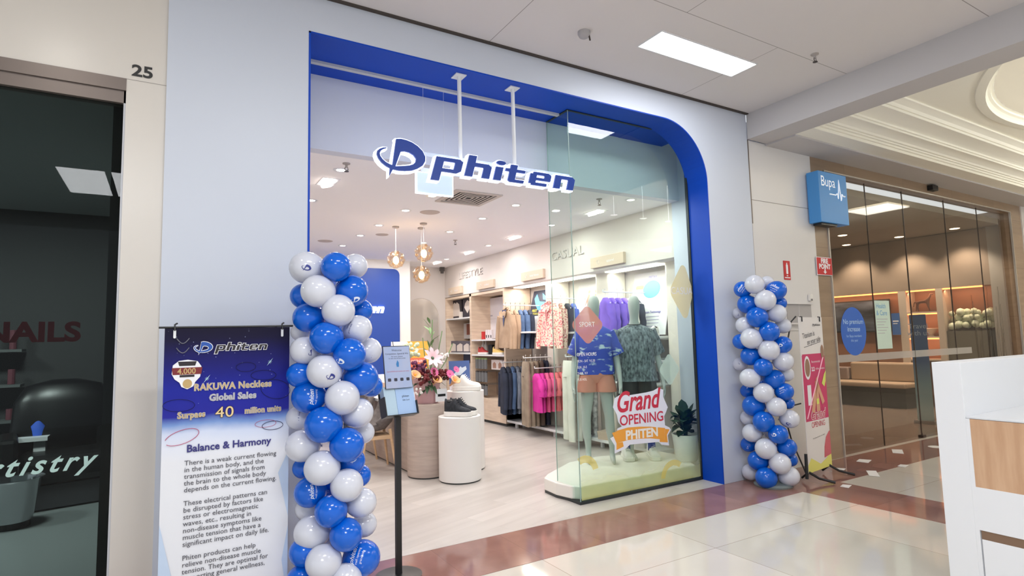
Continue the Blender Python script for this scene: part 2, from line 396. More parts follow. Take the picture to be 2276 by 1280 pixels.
# ---------------------------------------------------------------- lounge shell on the right
stone = tiles('travertine', (140, 118, 98), (158, 136, 114), (130, 108, 90), 1.6, .9, .003, .25, 0, nscale=2.5, vary=.3, rot=(PI / 2, 0, 0), stretch=(.4, 5, 3))
b = B(); b.box(7.21, 7.49, .02, .2, 0, 3.9); b.box(13.47, 13.97, .02, .2, 0, 3.9); b.box(7.49, 13.47, .02, .2, 3.74, 3.9); struct(b.make('wall_lounge_surround', stone))
slab('wall_lounge_end', 13.97, 14.6, 0, .2, 0, 3.9, creamw)
b = B(); b.box(7.485, 7.505, .0, .03, 0, 3.74); b.box(13.46, 13.475, .0, .03, 0, 3.74); b.box(7.485, 13.475, .0, .03, 3.735, 3.75); struct(b.make('trim_lounge', M('nickel', (200, 195, 188), .3, .5)))
lw = M('lounge_wall', (150, 132, 116), .6)
slab('wall_lounge_back', 7.0, 14.2, 5.6, 5.7, 0, 3.9, lw); slab('wall_lounge_left', 7.21, 7.3, .2, 5.6, 0, 3.9, lw); slab('ceiling_lounge', 7.0, 14.2, .2, 5.7, 3.55, 3.65, M('lounge_ceiling', (150, 140, 130), .7))
slab('wall_lounge_right', 14.06, 14.2, .2, 5.6, 0, 3.9, lw); slab('wall_lounge_pier', 13.6, 14.06, .2, .45, 0, 3.55, M('pier_grey', (176, 170, 162), .6))
# ================================================================ STOREFRONT
white = M('white_gloss', (225, 226, 228), .35); black = M('black_metal', (22, 22, 24), .4); steel = M('steel', (185, 185, 185), .3, .9)
whitem = M('white_matte', (226, 222, 218), .55); paper = M('paper_white', (232, 232, 234), .6); red = M('sign_red', (190, 28, 34), .5)
pane = glass('clear_glass', (240, 249, 245), 1.5)
b = B(); b.box(3.47, 5.165, .285, .297, .03, 3.925)
t = struct(b.make('window_2', pane)); t['label'] = 'large clear display window pane with grand opening sticker'
b = B(); b.box(3.47, 3.482, .297, .66, .03, 3.925); struct(b.make('window_3', pane))
b = B(); b.box(3.46, 5.165, .275, .305, 0, .03); b.box(3.46, 3.49, .305, .66, 0, .03); b.box(3.46, 5.165, .278, .302, 3.918, 3.926); b.box(3.462, 3.488, .30, .66, 3.918, 3.926); b.box(5.155, 5.168, .275, .31, 0, 3.7)
struct(b.make('trim_window_channel', M('dark_channel', (52, 56, 58), .4, .5)))
b = B(); b.box(3.4665, 3.4745, .281, .2845, .03, 3.92); b.box(3.468, 3.476, .6605, .663, .03, 3.92); struct(b.make('trim_glass_edge', M('green_edge', (150, 172, 166), .3)))
b = B(); b.box(.95, 3.46, .41, .45, 3.905, 3.928); tag(b.make('shutter_track', M('track_grey', (190, 192, 196), .5)), 'thin pale metal track running along the blue soffit', 'rail')
# display platform
t = thing('display_platform', 'low white rounded window platform under the two mannequins', 'platform', (0, 0, 0))
pl = [(3.52, .34), (5.13, .34), (5.40, .82), (5.40, 1.25), (5.0, 1.22), (4.6, 1.38), (4.1, 1.32), (3.75, 1.1), (3.56, .98), (3.44, .86), (3.42, .62), (3.46, .42)]
b = B(); b.prism(pl, .03, .155); b.make('top', M('platform_white', (226, 222, 214), .35), t, bevel=.012)
b = B(); b.prism([(x * .985 + .06, y * .97 + .03) for x, y in pl], .003, .03); b.make('plinth', M('plinth_dark', (60, 62, 62), .6), t)

# ---- stickers on the window (own film on the outside face of the pane)
YS = .2835
def zone(x, z): return (x, z)
def diamond(name, u, v, w, h, col, txt, label, alpha=.8):
    p = at(u, v, 1, YS); t = thing(name, label, 'sticker', (p.x, p.y, p.z), FACE_OUT, 'diamond stickers on the shop window')
    pts = []; n = 10
    for k, (cx, cy) in enumerate(((1, 0), (0, 1), (-1, 0), (0, -1))):
        a = PI / 2 * k; r = .30
        for i in range(n + 1):
            q = a - PI / 4 + PI / 2 * i / n
            pts.append(((cx * (1 - r * 1.0) + r * 1.0 * math.cos(q)) * w / 2, (cy * (1 - r * 1.0) + r * 1.0 * math.sin(q)) * h / 2))
    b = B(); b.prism([(min(x, 5.153 - p.x), y) for x, y in pts], 0, 0); b.make('film', film('film_' + name, col, alpha), t)
    if txt:
        b = B(); b.text(txt, h * .19, -w * .02, -h * .05, .001, sx=.95); b.make('lettering', M('sticker_white', (235, 232, 225), .6), t)
diamond('sport_sticker', 1306, 722, .38, .37, (205, 138, 122), 'SPORT', 'salmon diamond sticker reading SPORT on the window, over the first mannequin', .82)
diamond('casual_sticker', 1520, 648, .42, .60, (233, 220, 165), 'CASUAL', 'pale yellow diamond sticker reading CASUAL by the blue jamb', .86)
diamond('lifestyle_sticker', 1488, 821, .29, .33, (190, 215, 200), '', 'pale green diamond sticker low on the window near the plant', .78)
# yellow fade along the foot of the pane and soft rings
def grad_film():
    m = bpy.data.materials.new('yellow_fade_film'); m.use_nodes = True; nt, N, L, p = nodes(m); p.inputs['Base Color'].default_value = rgb(222, 222, 150); p.inputs['Roughness'].default_value = .5
    tc = N.new('ShaderNodeTexCoord'); sp = N.new('ShaderNodeSeparateXYZ'); L.new(tc.outputs['Object'], sp.inputs[0])
    n = N.new('ShaderNodeTexNoise'); n.inputs['Scale'].default_value = 2.2; L.new(tc.outputs['Object'], n.inputs['Vector'])
    a = N.new('ShaderNodeMath'); a.operation = 'MULTIPLY_ADD'; L.new(n.outputs[0], a.inputs[0]); a.inputs[1].default_value = .35; L.new(sp.outputs[1], a.inputs[2])
    r = N.new('ShaderNodeMapRange'); r.inputs['From Min'].default_value = .62; r.inputs['From Max'].default_value = .12; r.inputs['To Min'].default_value = 0; r.inputs['To Max'].default_value = .62
    L.new(a.outputs[0], r.inputs[0]); L.new(r.outputs[0], p.inputs['Alpha']); return m
t = thing('yellow_film', 'pale yellow fading film along the foot of the window', 'window film', (3.485, YS, .04), FACE_OUT)
b = B(); b.prism([(0, 0), (1.66, 0), (1.66, .62), (0, .62)], 0, 0); b.make('film', grad_film(), t)
def arc(b, cx, cy, r, w, a0, a1, n=20):
    o = ell(cx, cy, r, r, n, a0, a1); i_ = ell(cx, cy, r - w, r - w, n, a0, a1)
    for k in range(n): b.prism([o[k], o[k + 1], i_[k + 1], i_[k]], .001, .001)
for (u, v, r, w, a0, a1, lbl) in ((1300, 1052, .17, .07, 10, 120, 'yellow arc printed on the window near its corner'), (1498, 1062, .19, .06, 50, 175, 'yellow arc printed on the window by the plant pot')):
    p = at(u, v, 1, YS - .0006); b = B(); arc(b, 0, 0, r, w, a0, a1); tag(b.make('arc_sticker', film('arc_film', (222, 206, 110), .7), None, (p.x, p.y, p.z), FACE_OUT), lbl, 'sticker', 'arc stickers')
# grand opening sticker
p0 = at(1420, 940, 1, YS - .0012)
t = thing('grand_opening_sticker', 'red and white Grand Opening sticker with an orange ribbon on the window', 'sticker', (p0.x, p0.y, p0.z), FACE_OUT)
def go(pts): return [(lambda q: (q.x - p0.x, q.z - p0.z))(at(u, v, 1, YS)) for u, v in pts]
b = B(); b.prism(go([(1362, 905), (1366, 885), (1380, 876), (1400, 878), (1436, 872), (1452, 868), (1462, 862), (1474, 866), (1474, 882), (1484, 905), (1480, 916), (1476, 925), (1478, 945), (1488, 950), (1491, 955), (1484, 968), (1487, 990), (1470, 988), (1464, 982), (1400, 988), (1392, 996), (1366, 1008), (1366, 990), (1356, 974), (1370, 966), (1372, 952), (1382, 948), (1374, 938), (1371, 922)]), 0, 0); b.make('backing', M('sticker_back', (225, 228, 240), .5), t)
rd = M('opening_red', (196, 46, 70), .5); orn = M('ribbon_orange', (232, 160, 62), .5)
b = B(); q = go([(1372, 918), (1371, 940), (1394, 976)])
def word_on(b, txt, u0, v0, u1, v1, size_px, **k):
    """lettering from one pixel to another along the sheet"""
    a, c = go([(u0, v0), (u1, v1)]); L = math.hypot(c[0] - a[0], c[1] - a[1]); s = size_px / 215
    tb = B(); tb.text(txt, s, al='LEFT', **k); w0 = max(v.co.x for v in tb.bm.verts) ; tb.bm.free()
    b.text(txt, s, a[0], a[1], .0025, al='LEFT', sx=L / w0, rot=math.atan2(c[1] - a[1], c[0] - a[0]), **k)
word_on(b, 'Grand', 1368, 917, 1470, 903, 62, shear=.3, bold=.006)
word_on(b, 'OPENING', 1377, 946, 1474, 934, 31, bold=.002)
b.make('lettering', rd, t)
b = B(); b.prism([(x, y) for x, y in go([(1371, 957), (1395, 950), (1420, 948), (1445, 948), (1478, 951), (1476, 977), (1445, 974), (1420, 975), (1395, 978), (1374, 984)])], .001, .001)
b.prism(go([(1360, 962), (1372, 958), (1374, 984), (1384, 982), (1386, 992), (1370, 1000), (1370, 985)]), .0015, .0015); b.prism(go([(1478, 953), (1488, 954), (1482, 966), (1484, 983), (1466, 982), (1466, 976), (1476, 977)]), .0015, .0015)
b.make('ribbon', orn, t)
b = B(); word_on(b, 'PHITEN', 1390, 977, 1462, 968, 27, bold=.005); lab(b.make('ribbon_lettering', M('sticker_white'), t), 'white ribbon lettering')
# opening hours lettering
p = at(1282, 792, 1, YS - .001); t = thing('hours_sticker', 'small white opening hours lettering on the window beside the blue shirt', 'sticker', (p.x, p.y, p.z), FACE_OUT)
for k, s_ in enumerate(('OPEN HOURS', 'MON - SAT  9-5.30', 'SUN  10-5', 'THUR  9-9', 'PUB HOL')): b = B(); b.text(s_, .035 if k else .05, 0, -.06 * k, 0, 'LEFT', sx=.8); b.make('text_line', M('sticker_white'), t)

# ---- illuminated sign hanging from the soffit
t = thing('hanging_sign', 'illuminated blue phiten shop sign hung on two white rods', 'sign', (2.44, .11, 3.1))
glow = M('sign_glow', (235, 242, 255), .4, emit=1.6); sblue = M('sign_blue', (22, 60, 150), .35)
RX = Matrix.Translation((-2.44, -.11, -3.1))
def XZ(y): return RX @ Matrix(((1, 0, 0, 0), (0, 0, -1, y), (0, 1, 0, 0), (0, 0, 0, 1)))
def xf(bb, y):
    bmesh.ops.transform(bb.bm, matrix=XZ(y), verts=bb.bm.verts[:]); return bb
LG = (1.375, 2.905, .45); WD = (1.87, 3.005, 1.44, .132)
b = B(); logo_mark(b, *LG, 0, .055, .012); xf(b, .10).make('logo_halo', glow, t)
b = B(); logo_mark(b, *LG, .056, .072); xf(b, .10).make('logo_face', sblue, t)
b = B(); word(b, *WD, 0, .055, .010); xf(b, .10).make('letters_halo', glow, t)
b = B(); word(b, *WD, .056, .072); xf(b, .10).make('letters_face', sblue, t)
for k, (rx, ry) in enumerate(((2.17, .12), (2.72, .12))):
    b = B(); b.box(rx - .05 - 2.44, rx + .05 - 2.44, ry - .05 - .11, ry + .06 - .11, 3.918 - 3.1, 3.927 - 3.1); b.tube([(rx - 2.44, ry - .11, 3.93 - 3.1), (rx - 2.44, ry - .11, .03)], .018, 12); b.make('rod', white, t)
clear = film('clear_acrylic', (215, 225, 240), .45)
b = B(); b.box(1.80 - 2.44, 3.34 - 2.44, .0, .012, 3.155 - 3.1, 3.185 - 3.1); b.box(1.80 - 2.44, 3.34 - 2.44, .0, .012, 3.015 - 3.1, 3.05 - 3.1); b.make('support_bar', clear, t)
# box light behind it
p = at(967, 409, 1, .35); t = thing('exit_box', 'pale blue-white hanging light box behind the shop sign', 'light box', (p.x, .35, p.z))
b = B(); b.box(-.17, .17, 0, .03, -.09, .09); b.make('box', M('box_pale', (190, 203, 228), .4, emit=.25), t)
b = B()
for q in ((-.176, .176, -.004, .034, .09, .096), (-.176, .176, -.004, .034, -.096, -.09), (-.176, -.17, -.004, .034, -.09, .09), (.17, .176, -.004, .034, -.09, .09)): b.box(*q)
b.make('frame', glow, t)
b = B(); b.tube([(-.1, .015, .09), (-.1, .015, ZI + .6 - p.z)], .0012, 6); b.tube([(.1, .015, .09), (.1, .015, ZI + .6 - p.z)], .0012, 6); b.make('wire', white, t)

# ---------------------------------------------------------------- balloons
bal_w = M('balloon_white', (204, 206, 217), .18, coat=.3); bal_b = M('balloon_blue', (0, 92, 200), .16, coat=.25, spec=.4)
ink_b = M('print_navy', (40, 50, 130), .4); ink_w = M('print_white', (225, 232, 245), .4)
def decal(r, kind, z, roll, mat):
    b = B()
    if kind == 'L': logo_mark(b, -.5, -.4, 1.0); s = .62 * r
    else:
        b.text('phiten', .42, 0, .25, 0, shear=.3, bold=.006); b.text('mall opening', .2, 0, .0, 0); b.text('grand sale', .2, 0, -.25, 0); s = .9 * r
    bmesh.ops.triangulate(b.bm, faces=b.bm.faces[:]); bmesh.ops.subdivide_edges(b.bm, edges=[e for e in b.bm.edges if e.calc_length() > .25], cuts=2)
    x = Vector((0, 0, 1)).cross(z).normalized(); y = z.cross(x); q = Matrix((x, y, z)).transposed() @ Matrix.Rotation(roll, 3, 'Z')
    for v in b.bm.verts:
        p = Vector((v.co.x * s, v.co.y * s, 0)); a = p.length / r; u = p.normalized() if p.length > 1e-6 else Vector((1, 0, 0))
        v.co = q @ ((u * math.sin(a) + Vector((0, 0, 1)) * math.cos(a)) * r * 1.012)
    return b.make('print', mat)
def balloon_mesh(mat):
    b = B(); prof = [(0, 1.0)] + [(math.sin(PI * i / 14), math.cos(PI * i / 14) * (1 if i < 7 else 1.12)) for i in range(1, 13)] + [(.09, -1.13), (.05, -1.16), (.09, -1.21), (0, -1.2)]
    b.lathe(prof[::-1], 28); o = b.make('balloon', mat, smooth=True, sharp=180); me = o.data; bpy.data.objects.remove(o); return me
BME = {'W': balloon_mesh(bal_w), 'B': balloon_mesh(bal_b)}
def column(data, axis, name, where, extra=()):
    cx, cy = axis; D = math.hypot(cx - CAMP.x, cy - CAMP.y); items = []
    for c, u, v, rp, lay, pr in data:
        off = {'f': -.13, 'm': -.03, 'b': .11}[lay]
        dist = D + off; q = atd(u, v, dist)
        dd = RC @ Vector((0, 0, -1)); depth = (q - CAMP).dot(dd); r = rp * depth / FPX
        items.append([c, q, r, pr, u, lay])
    for c, q, r in extra: items.append([c, q, r, None, None, 'm'])
    items.sort(key=lambda i: -i[1].z)
    perp = Vector((cy - CAMP.y, -(cx - CAMP.x), 0)).normalized(); cnt = {}
    ords = ['topmost', 'second', 'third', 'fourth', 'fifth', 'sixth', 'seventh', 'eighth', 'ninth', 'tenth', 'eleventh', 'twelfth', 'thirteenth', 'fourteenth', 'fifteenth', 'sixteenth', 'seventeenth', 'eighteenth', 'nineteenth', 'twentieth']
    for c, q, r, pr, u, lay in items:
        s = (q - Vector((cx, cy, 0))).dot(perp); side = 'left side' if s < -.07 else ('right side' if s > .07 else 'middle')
        k = cnt.get((c, side), 0); cnt[(c, side)] = k + 1
        cn = 'white' if c == 'W' else 'blue'; bottom = 'topmost' if k == 0 else ords[k]
        o = bpy.data.objects.new('balloon', BME[c]); COL.objects.link(o); o.location = q
        out = (q - Vector((cx, cy, q.z - .02))).normalized(); o.rotation_mode = 'QUATERNION'; o.rotation_quaternion = out.to_track_quat('Z', 'Y'); o.scale = (r * 1.0, r * 1.0, r * 1.02)
        tag(o, '%s balloon, %s %s from top, %s of %s' % (cn, bottom, cn, side, where), 'balloon', 'balloons of ' + where)
        if pr:
            toc = (CAMP - q).normalized(); kind, du, dv, roll = pr; right = RC @ Vector((1, 0, 0))
            z = (toc + right * du + Vector((0, 0, 1)) * dv).normalized(); d = decal(r, kind, z, roll, ink_b if c == 'W' else ink_w)
            d.data.transform(Matrix.LocRotScale(q, o.rotation_quaternion, o.scale).inverted() @ Matrix.Translation(q)); d.parent = o
    # pole, base
    zt = max(i[1].z for i in items)
    t = thing(name, 'thin pole and round weighted base holding up ' + where, 'stand', (cx, cy, 0))
    b = B(); b.cyl(.012, .03, zt, 12); b.make('pole', M('stand_grey', (120, 124, 126), .4, .4), t)
    b = B(); b.lathe([(0, .003), (.19, .003), (.195, .02), (.17, .035), (.05, .05), (0, .05)], 36); b.make('base', M('base_grey', (120, 130, 130), .35), t)
L1 = [('W',681,595,36,'m',('L',.0,.0,-.3)),('B',747,593,33,'f',0),('W',790,591,27,'b',0),('W',706,647,36,'f',0),('B',781,647,36,'m',('L',.35,-.75,.3)),('B',674,658,28,'b',0),('W',752,690,36,'f',0),('B',685,706,33,'m',0),('B',803,690,25,'b',0),('W',795,731,31,'m',('T',-.75,.1,1.2)),('B',725,751,36,'f',0),('W',677,779,31,'m',('L',.75,-.2,.5)),('W',667,738,20,'b',0),('B',777,787,36,'f',('L',-.65,-.5,-.3)),('W',820,779,28,'b',('L',.0,-.45,2.2)),('W',720,825,37,'f',('L',.55,-.45,-.2)),('B',666,833,28,'m',0),('B',802,841,38,'m',0),('W',761,884,38,'f',0),('B',686,882,36,'m',('T',.75,0,1.5)),('B',718,944,40,'f',0),('W',796,917,33,'m',0),('W',664,928,27,'b',('T',.6,.2,1.4)),('B',771,989,38,'f',0),('W',671,991,35,'m',0),('W',808,961,24,'b',('L',-.5,.3,2)),('W',715,1040,38,'f',0),('B',782,1025,29,'m',('L',.1,.1,.3)),('B',799,1057,25,'b',0),('B',674,1040,23,'b',0),('W',771,1078,36,'f',0),('B',688,1094,33,'m',('T',.7,.1,1.5)),('W',804,1117,32,'m',0),('W',684,1130,27,'b',0),('B',735,1136,35,'f',0),('W',692,1183,37,'m',0),('B',769,1188,36,'f',0),('W',810,1165,27,'b',('L',-.2,-.6,2.4)),('B',676,1226,32,'m',0),('W',718,1249,38,'f',0),('B',805,1240,39,'m',('T',-.2,.1,1.35)),('B',826,858,24,'b',('L',0,-.4,2)),
 ('W',768,1290,36,'f',0),('B',670,1288,32,'m',0),('B',742,1330,37,'f',0),('W',690,1345,35,'m',0),('W',800,1330,33,'m',0),('B',722,600,18,'b',0),('W',735,780,26,'b',0),('B',735,860,26,'b',0),('W',740,960,26,'b',0),('B',740,1080,26,'b',0),('W',735,1185,26,'b',0),('W',722,1385,36,'f',0),('B',780,1378,35,'f',0),('B',680,1400,33,'m',0),('W',745,1425,33,'f',0),('W',790,1410,32,'m',0)]
column(L1, (.985, -.60), 'balloon_stand', 'the balloon column by the navy banner')
L2 = [('W',1677,632,21,'f',0),('B',1650,643,18,'m',('T',0,0,.9)),('B',1726,645,21,'m',('T',-.5,.2,-.5)),('W',1705,628,15,'b',0),('W',1701,667,23,'f',0),('B',1661,676,21,'m',0),('B',1733,674,15,'b',0),('B',1683,705,23,'f',0),('W',1727,696,20,'m',0),('W',1642,696,13,'b',('L',0,-.3,.3)),('W',1655,723,19,'m',0),('W',1741,724,17,'b',('T',-.4,-.5,1.5)),('B',1710,737,22,'f',0),('W',1670,752,23,'f',0),('B',1646,759,17,'m',0),('B',1740,766,19,'m',('L',-.4,-.1,0)),('W',1709,778,23,'f',0),('B',1668,791,21,'m',0),('W',1644,809,15,'b',('L',.1,.1,-.3)),('W',1742,803,21,'m',0),('B',1696,816,20,'f',0),('W',1666,840,21,'f',0),('B',1721,843,22,'m',0),('W',1688,840,14,'b',('T',.3,0,1.4)),('W',1697,873,22,'f',0),('B',1661,869,15,'b',0),('B',1744,870,19,'m',('T',-.7,0,.5)),('W',1747,831,17,'b',0),('B',1674,902,23,'m',0),('W',1726,904,21,'f',0),('B',1752,896,13,'b',0),('B',1697,937,23,'f',0),('W',1662,929,16,'b',0),('W',1756,931,20,'m',('L',-.25,-.7,2.6)),('W',1671,962,20,'m',0),('B',1730,965,21,'f',('L',-.7,-.1,0)),('B',1663,988,16,'b',('L',0,-.4,.4)),('B',1750,994,20,'m',0),('W',1702,997,23,'f',0),('B',1684,1024,21,'m',0),('W',1734,1030,23,'f',0),('B',1758,1022,14,'b',0),('W',1668,1049,18,'b',('L',.3,.2,.2)),('B',1703,1062,23,'f',0),('W',1754,1058,22,'m',0),('W',1700,720,16,'b',0),('B',1700,850,16,'b',0),('W',1715,960,16,'b',0)]
column(L2, (5.55, -.33), 'balloon_stand', 'the balloon column by the pink banner')

# ---------------------------------------------------------------- banner with navy top
def ban_mat():
    m = M('banner_print', (225, 226, 232), .6, spec=.2); nt, N, L, p = nodes(m); tc = N.new('ShaderNodeTexCoord'); sp = N.new('ShaderNodeSeparateXYZ'); L.new(tc.outputs['Object'], sp.inputs[0])
    n = N.new('ShaderNodeTexNoise'); n.inputs['Scale'].default_value = 3; n.inputs['Detail'].default_value = 6; L.new(tc.outputs['Object'], n.inputs['Vector'])
    a = N.new('ShaderNodeMath'); a.operation = 'MULTIPLY_ADD'; a.inputs[1].default_value = .09; L.new(n.outputs[0], a.inputs[0]); L.new(sp.outputs[1], a.inputs[2])
    mr = N.new('ShaderNodeMapRange'); mr.inputs['From Min'].default_value = 1.0; mr.inputs['From Max'].default_value = 1.80; L.new(a.outputs[0], mr.inputs[0])
    r = ramp(nt, [(0, (226, 227, 233)), (.10, (222, 226, 238)), (.19, (205, 214, 236)), (.255, (120, 150, 205)), (.31, (40, 42, 150)), (.5, (30, 38, 148)), (.68, (28, 28, 108)), (.86, (22, 18, 52)), (1, (18, 13, 30))], mr.outputs[0])
    st = N.new('ShaderNodeTexVoronoi'); st.inputs['Scale'].default_value = 28; L.new(tc.outputs['Object'], st.inputs['Vector'])
    lt = N.new('ShaderNodeMath'); lt.operation = 'LESS_THAN'; lt.inputs[1].default_value = .07; L.new(st.outputs['Distance'], lt.inputs[0])
    gt = N.new('ShaderNodeMath'); gt.operation = 'GREATER_THAN'; gt.inputs[1].default_value = 1.27; L.new(sp.outputs[1], gt.inputs[0])
    mu = N.new('ShaderNodeMath'); mu.operation = 'MULTIPLY'; L.new(lt.outputs[0], mu.inputs[0]); L.new(gt.outputs[0], mu.inputs[1])
    m2 = N.new('ShaderNodeMath'); m2.operation = 'MULTIPLY'; m2.inputs[1].default_value = .45; L.new(mu.outputs[0], m2.inputs[0])
    mx = N.new('ShaderNodeMix'); mx.data_type = 'RGBA'; L.new(m2.outputs[0], mx.inputs[0]); L.new(r.outputs[0], mx.inputs[6]); mx.inputs[7].default_value = rgb(190, 205, 240)
    L.new(mx.outputs[2], p.inputs['Base Color']); return m
YB = -.42
t = thing('banner_stand', 'tall banner with navy starry top and Balance and Harmony text, beside salon pier', 'banner', (0, YB, 0), FACE_OUT)
b = B(); b.raw([(x, y, .004 * math.sin(x * 4)) for x, y in ((-.0, .04), (.68, .04), (.68, 1.715), (-.0, 1.715))], [(0, 1, 2, 3)]); b.make('sheet', ban_mat(), t)
b = B(); b.tube([(-.03, 1.718, .0), (.70, 1.722, 0)], .006, 8); b.make('top_bar', black, t)
for x in (.05, .635):
    b = B(); b.tube([(x, 1.70, .012), (x, 1.735, .0), (x + .012, 1.742, -.01)], .005, 6); b.make('hook', black, t)
    b = B(); b.prism(rrect(x - .007, x + .007, 1.655, 1.705, .006), .006, .008); lab(b.make('eyelet_tab', white, t), 'white eyelet tab')
for x in (.04, .60):
    b = B(); b.tube([(x, 1.72, -.01), (x, .8, -.03), (x + (.0), .01, -.10)], .007, 6); b.make('pole', black, t)
b = B(); b.tube([(-.02, .01, .16), (.3, .03, -.05), (.70, .01, .16)], .008, 6); b.make('leg', black, t)
Z1 = .0065
nv = M('banner_navy_text', (52, 50, 120), .5); gy = M('banner_text_grey', (78, 76, 84), .5); wh = M('banner_white', (235, 235, 240), .5); gold = M('banner_gold', (190, 160, 105), .45); dk = M('banner_dark', (38, 30, 34), .5)
b = B(); logo_mark(b, .145, 1.555, .105, Z1, Z1, .0035); word(b, .262, 1.578, .28, .033, Z1, Z1, .003); lab(b.make('logo_outline', wh, t), 'white logo outline')
b = B(); logo_mark(b, .145, 1.555, .105, Z1 + .001, Z1 + .001); lab(b.make('logo', M('logo_blue', (30, 80, 165), .5), t), 'blue logo')
b = B(); word(b, .262, 1.578, .28, .033, Z1 + .001, Z1 + .001); lab(b.make('wordmark', dk, t), 'black brand word')
def outl(txt, size, x, y, fill, mid_, sx=1., w_=1., halo=True):
    if halo: b = B(); b.text(txt, size, x, y, Z1, sx=sx, bold=.0030 * w_, sp=1.06); b.make('heading_halo', wh, t)
    b = B(); b.text(txt, size, x, y, Z1 + .0007, sx=sx, bold=.0016 * w_, sp=1.06); b.make('heading_outline', mid_, t)
    b = B(); b.text(txt, size, x, y, Z1 + .0014, sx=sx, bold=.0002, sp=1.06); b.make('heading', fill, t)
bz = M('bronze_a', (62, 46, 38), .5); pg = M('pale_gold', (214, 184, 136), .5)
outl('RAKUWA Neckless', .054, .365, 1.350, pg, bz, .90); outl('Global Sales', .053, .362, 1.286, M('silver_text', (196, 196, 204), .5), dk, .92)
outl('Surpass', .050, .145, 1.196, pg, bz, .88); outl('40', .088, .318, 1.185, M('bright_gold', (226, 200, 150), .5), bz, 1.1, 1.6, False); outl('million units', .048, .53, 1.196, pg, bz, .82)
b = B(); b.text('Balance & Harmony', .058, .35, 1.002, Z1, sx=.97, bold=.0015); lab(b.make('subheading', nv, t), 'navy subheading')
LN = ['There is a weak current flowing', 'in the human body, and the', 'transmission of signals from', 'the brain to the whole body', 'depends on the current flowing.', '', 'These electrical patterns can', 'be disrupted by factors like', 'stress or electromagnetic', 'waves, etc., resulting in', 'non-disease symptoms like', 'muscle tension that have a', 'significant impact on daily life.', '', 'Phiten products can help', 'relieve non-disease muscle', 'tension. They are optimal for', 'supporting general wellness,', 'fitness, sports,', 'and daily life.']
for a_, z_ in ((0, 5), (6, 13), (14, 20)):
    b = B()
    for i in range(a_, z_): b.text(LN[i], .039, .115, .928 - i * .0375, Z1, 'LEFT', sx=.98, bold=.0001)
    b.make('text_paragraph', gy, t)
# award badge
b = B(); b.prism([(.045, 1.50), (.075, 1.525), (.12, 1.53), (.17, 1.52), (.19, 1.49), (.185, 1.43), (.16, 1.40), (.15, 1.375), (.12, 1.36), (.09, 1.375), (.08, 1.40), (.055, 1.42), (.04, 1.45)], Z1, Z1); b.make('badge', wh, t)
b = B(); b.prism([(.04, 1.485), (.195, 1.485), (.19, 1.445), (.045, 1.445)], Z1 + .001, Z1 + .001); lab(b.make('badge_band', M('badge_red', (120, 30, 36), .5), t), 'dark red badge band')
b = B(); b.prism([(.07, 1.52), (.165, 1.52), (.158, 1.495), (.077, 1.495)], Z1 + .0012, Z1 + .0012); b.make('badge_plate', dk, t); b = B(); b.prism([(.08, 1.443), (.155, 1.443), (.155, 1.43), (.08, 1.43)], Z1 + .0012, Z1 + .0012); b.make('badge_plate', dk, t)
b = B(); b.text('4,000', .047, .115, 1.449, Z1 + .002, sx=.9, bold=.001); b.prism(ell(.12, 1.392, .024, .026, 20), Z1 + .001, Z1 + .001); lab(b.make('badge_gold', gold, t), 'gold badge numerals and globe')
# necklaces and glints
for cx, cy, rx, ry, a in ((.43, 1.475, .055, .028, 0), (.53, 1.42, .072, .03, .1), (.60, 1.33, .085, .06, .2), (.08, 1.27, .08, .035, .1)): b = B(); b.tube([(cx + rx * math.cos(q + a), cy + ry * math.sin(q), Z1) for q in [2 * PI * i / 28 for i in range(28)]], .0014, 4, closed=True); b.make('necklace_print', M('necklace_navy', (24, 22, 70), .5), t)
b = B(); b.tube([(.10 + .085 * math.cos(q), 1.09 + .04 * math.sin(q) + .02 * math.cos(q), Z1) for q in [2 * PI * i / 28 + 3.6 for i in range(26)]], .0018, 4); lab(b.make('pink_necklace_print', M('necklace_pink', (190, 90, 120), .5), t), 'pink necklace print'); b = B(); b.tube([(.545 + .06 * math.cos(q), 1.125 + .022 * math.sin(q), Z1) for q in [2 * PI * i / 28 for i in range(28)]], .0012, 4, closed=True); lab(b.make('pink_necklace_print', M('necklace_pink', (190, 90, 120), .5), t), 'pink necklace print')
b = B(); b.tube([(.585 + .06 * math.cos(q), 1.11 + .026 * math.sin(q), Z1) for q in [2 * PI * i / 28 for i in range(28)]], .0016, 4, closed=True); b.make('dark_necklace_print', M('necklace_navy'), t)
b = B()
for cx, cy in ((.22, 1.415), (.565, 1.50)):
    for a in (0, 45, 90, 135):
        r = .03 if a == 45 else .014; dx, dy = r * math.cos(math.radians(a + 8)), r * math.sin(math.radians(a + 8)); b.prism([(cx - dx, cy - dy), (cx + dy * .08, cy - dx * .08), (cx + dx, cy + dy), (cx - dy * .08, cy + dx * .08)], Z1 + .001, Z1 + .001)
b.make('star_glint', M('glint', (190, 225, 240), .5), t)
b = B()
for dy, c in ((0, 0), (-.055, 1)): b.tube([(.06 + .05 * i / 8 * 1.3, 1.655 + dy - .03 * math.sin(PI * i / 8), Z1) for i in range(9)], .0025, 4)
b.make('chain_print', M('chain_grey', (120, 120, 130), .5), t)
for tri in ([(0, .62), (.07, .30), (0, .05)], [(.68, .95), (.62, .82), (.68, .55)], [(.68, .5), (.645, .3), (.68, .05)]): b = B(); b.prism(tri, .0055, .0055); lab(b.make('swash_print', M('banner_pale_blue', (190, 207, 231), .5), t), 'pale blue printed swash')

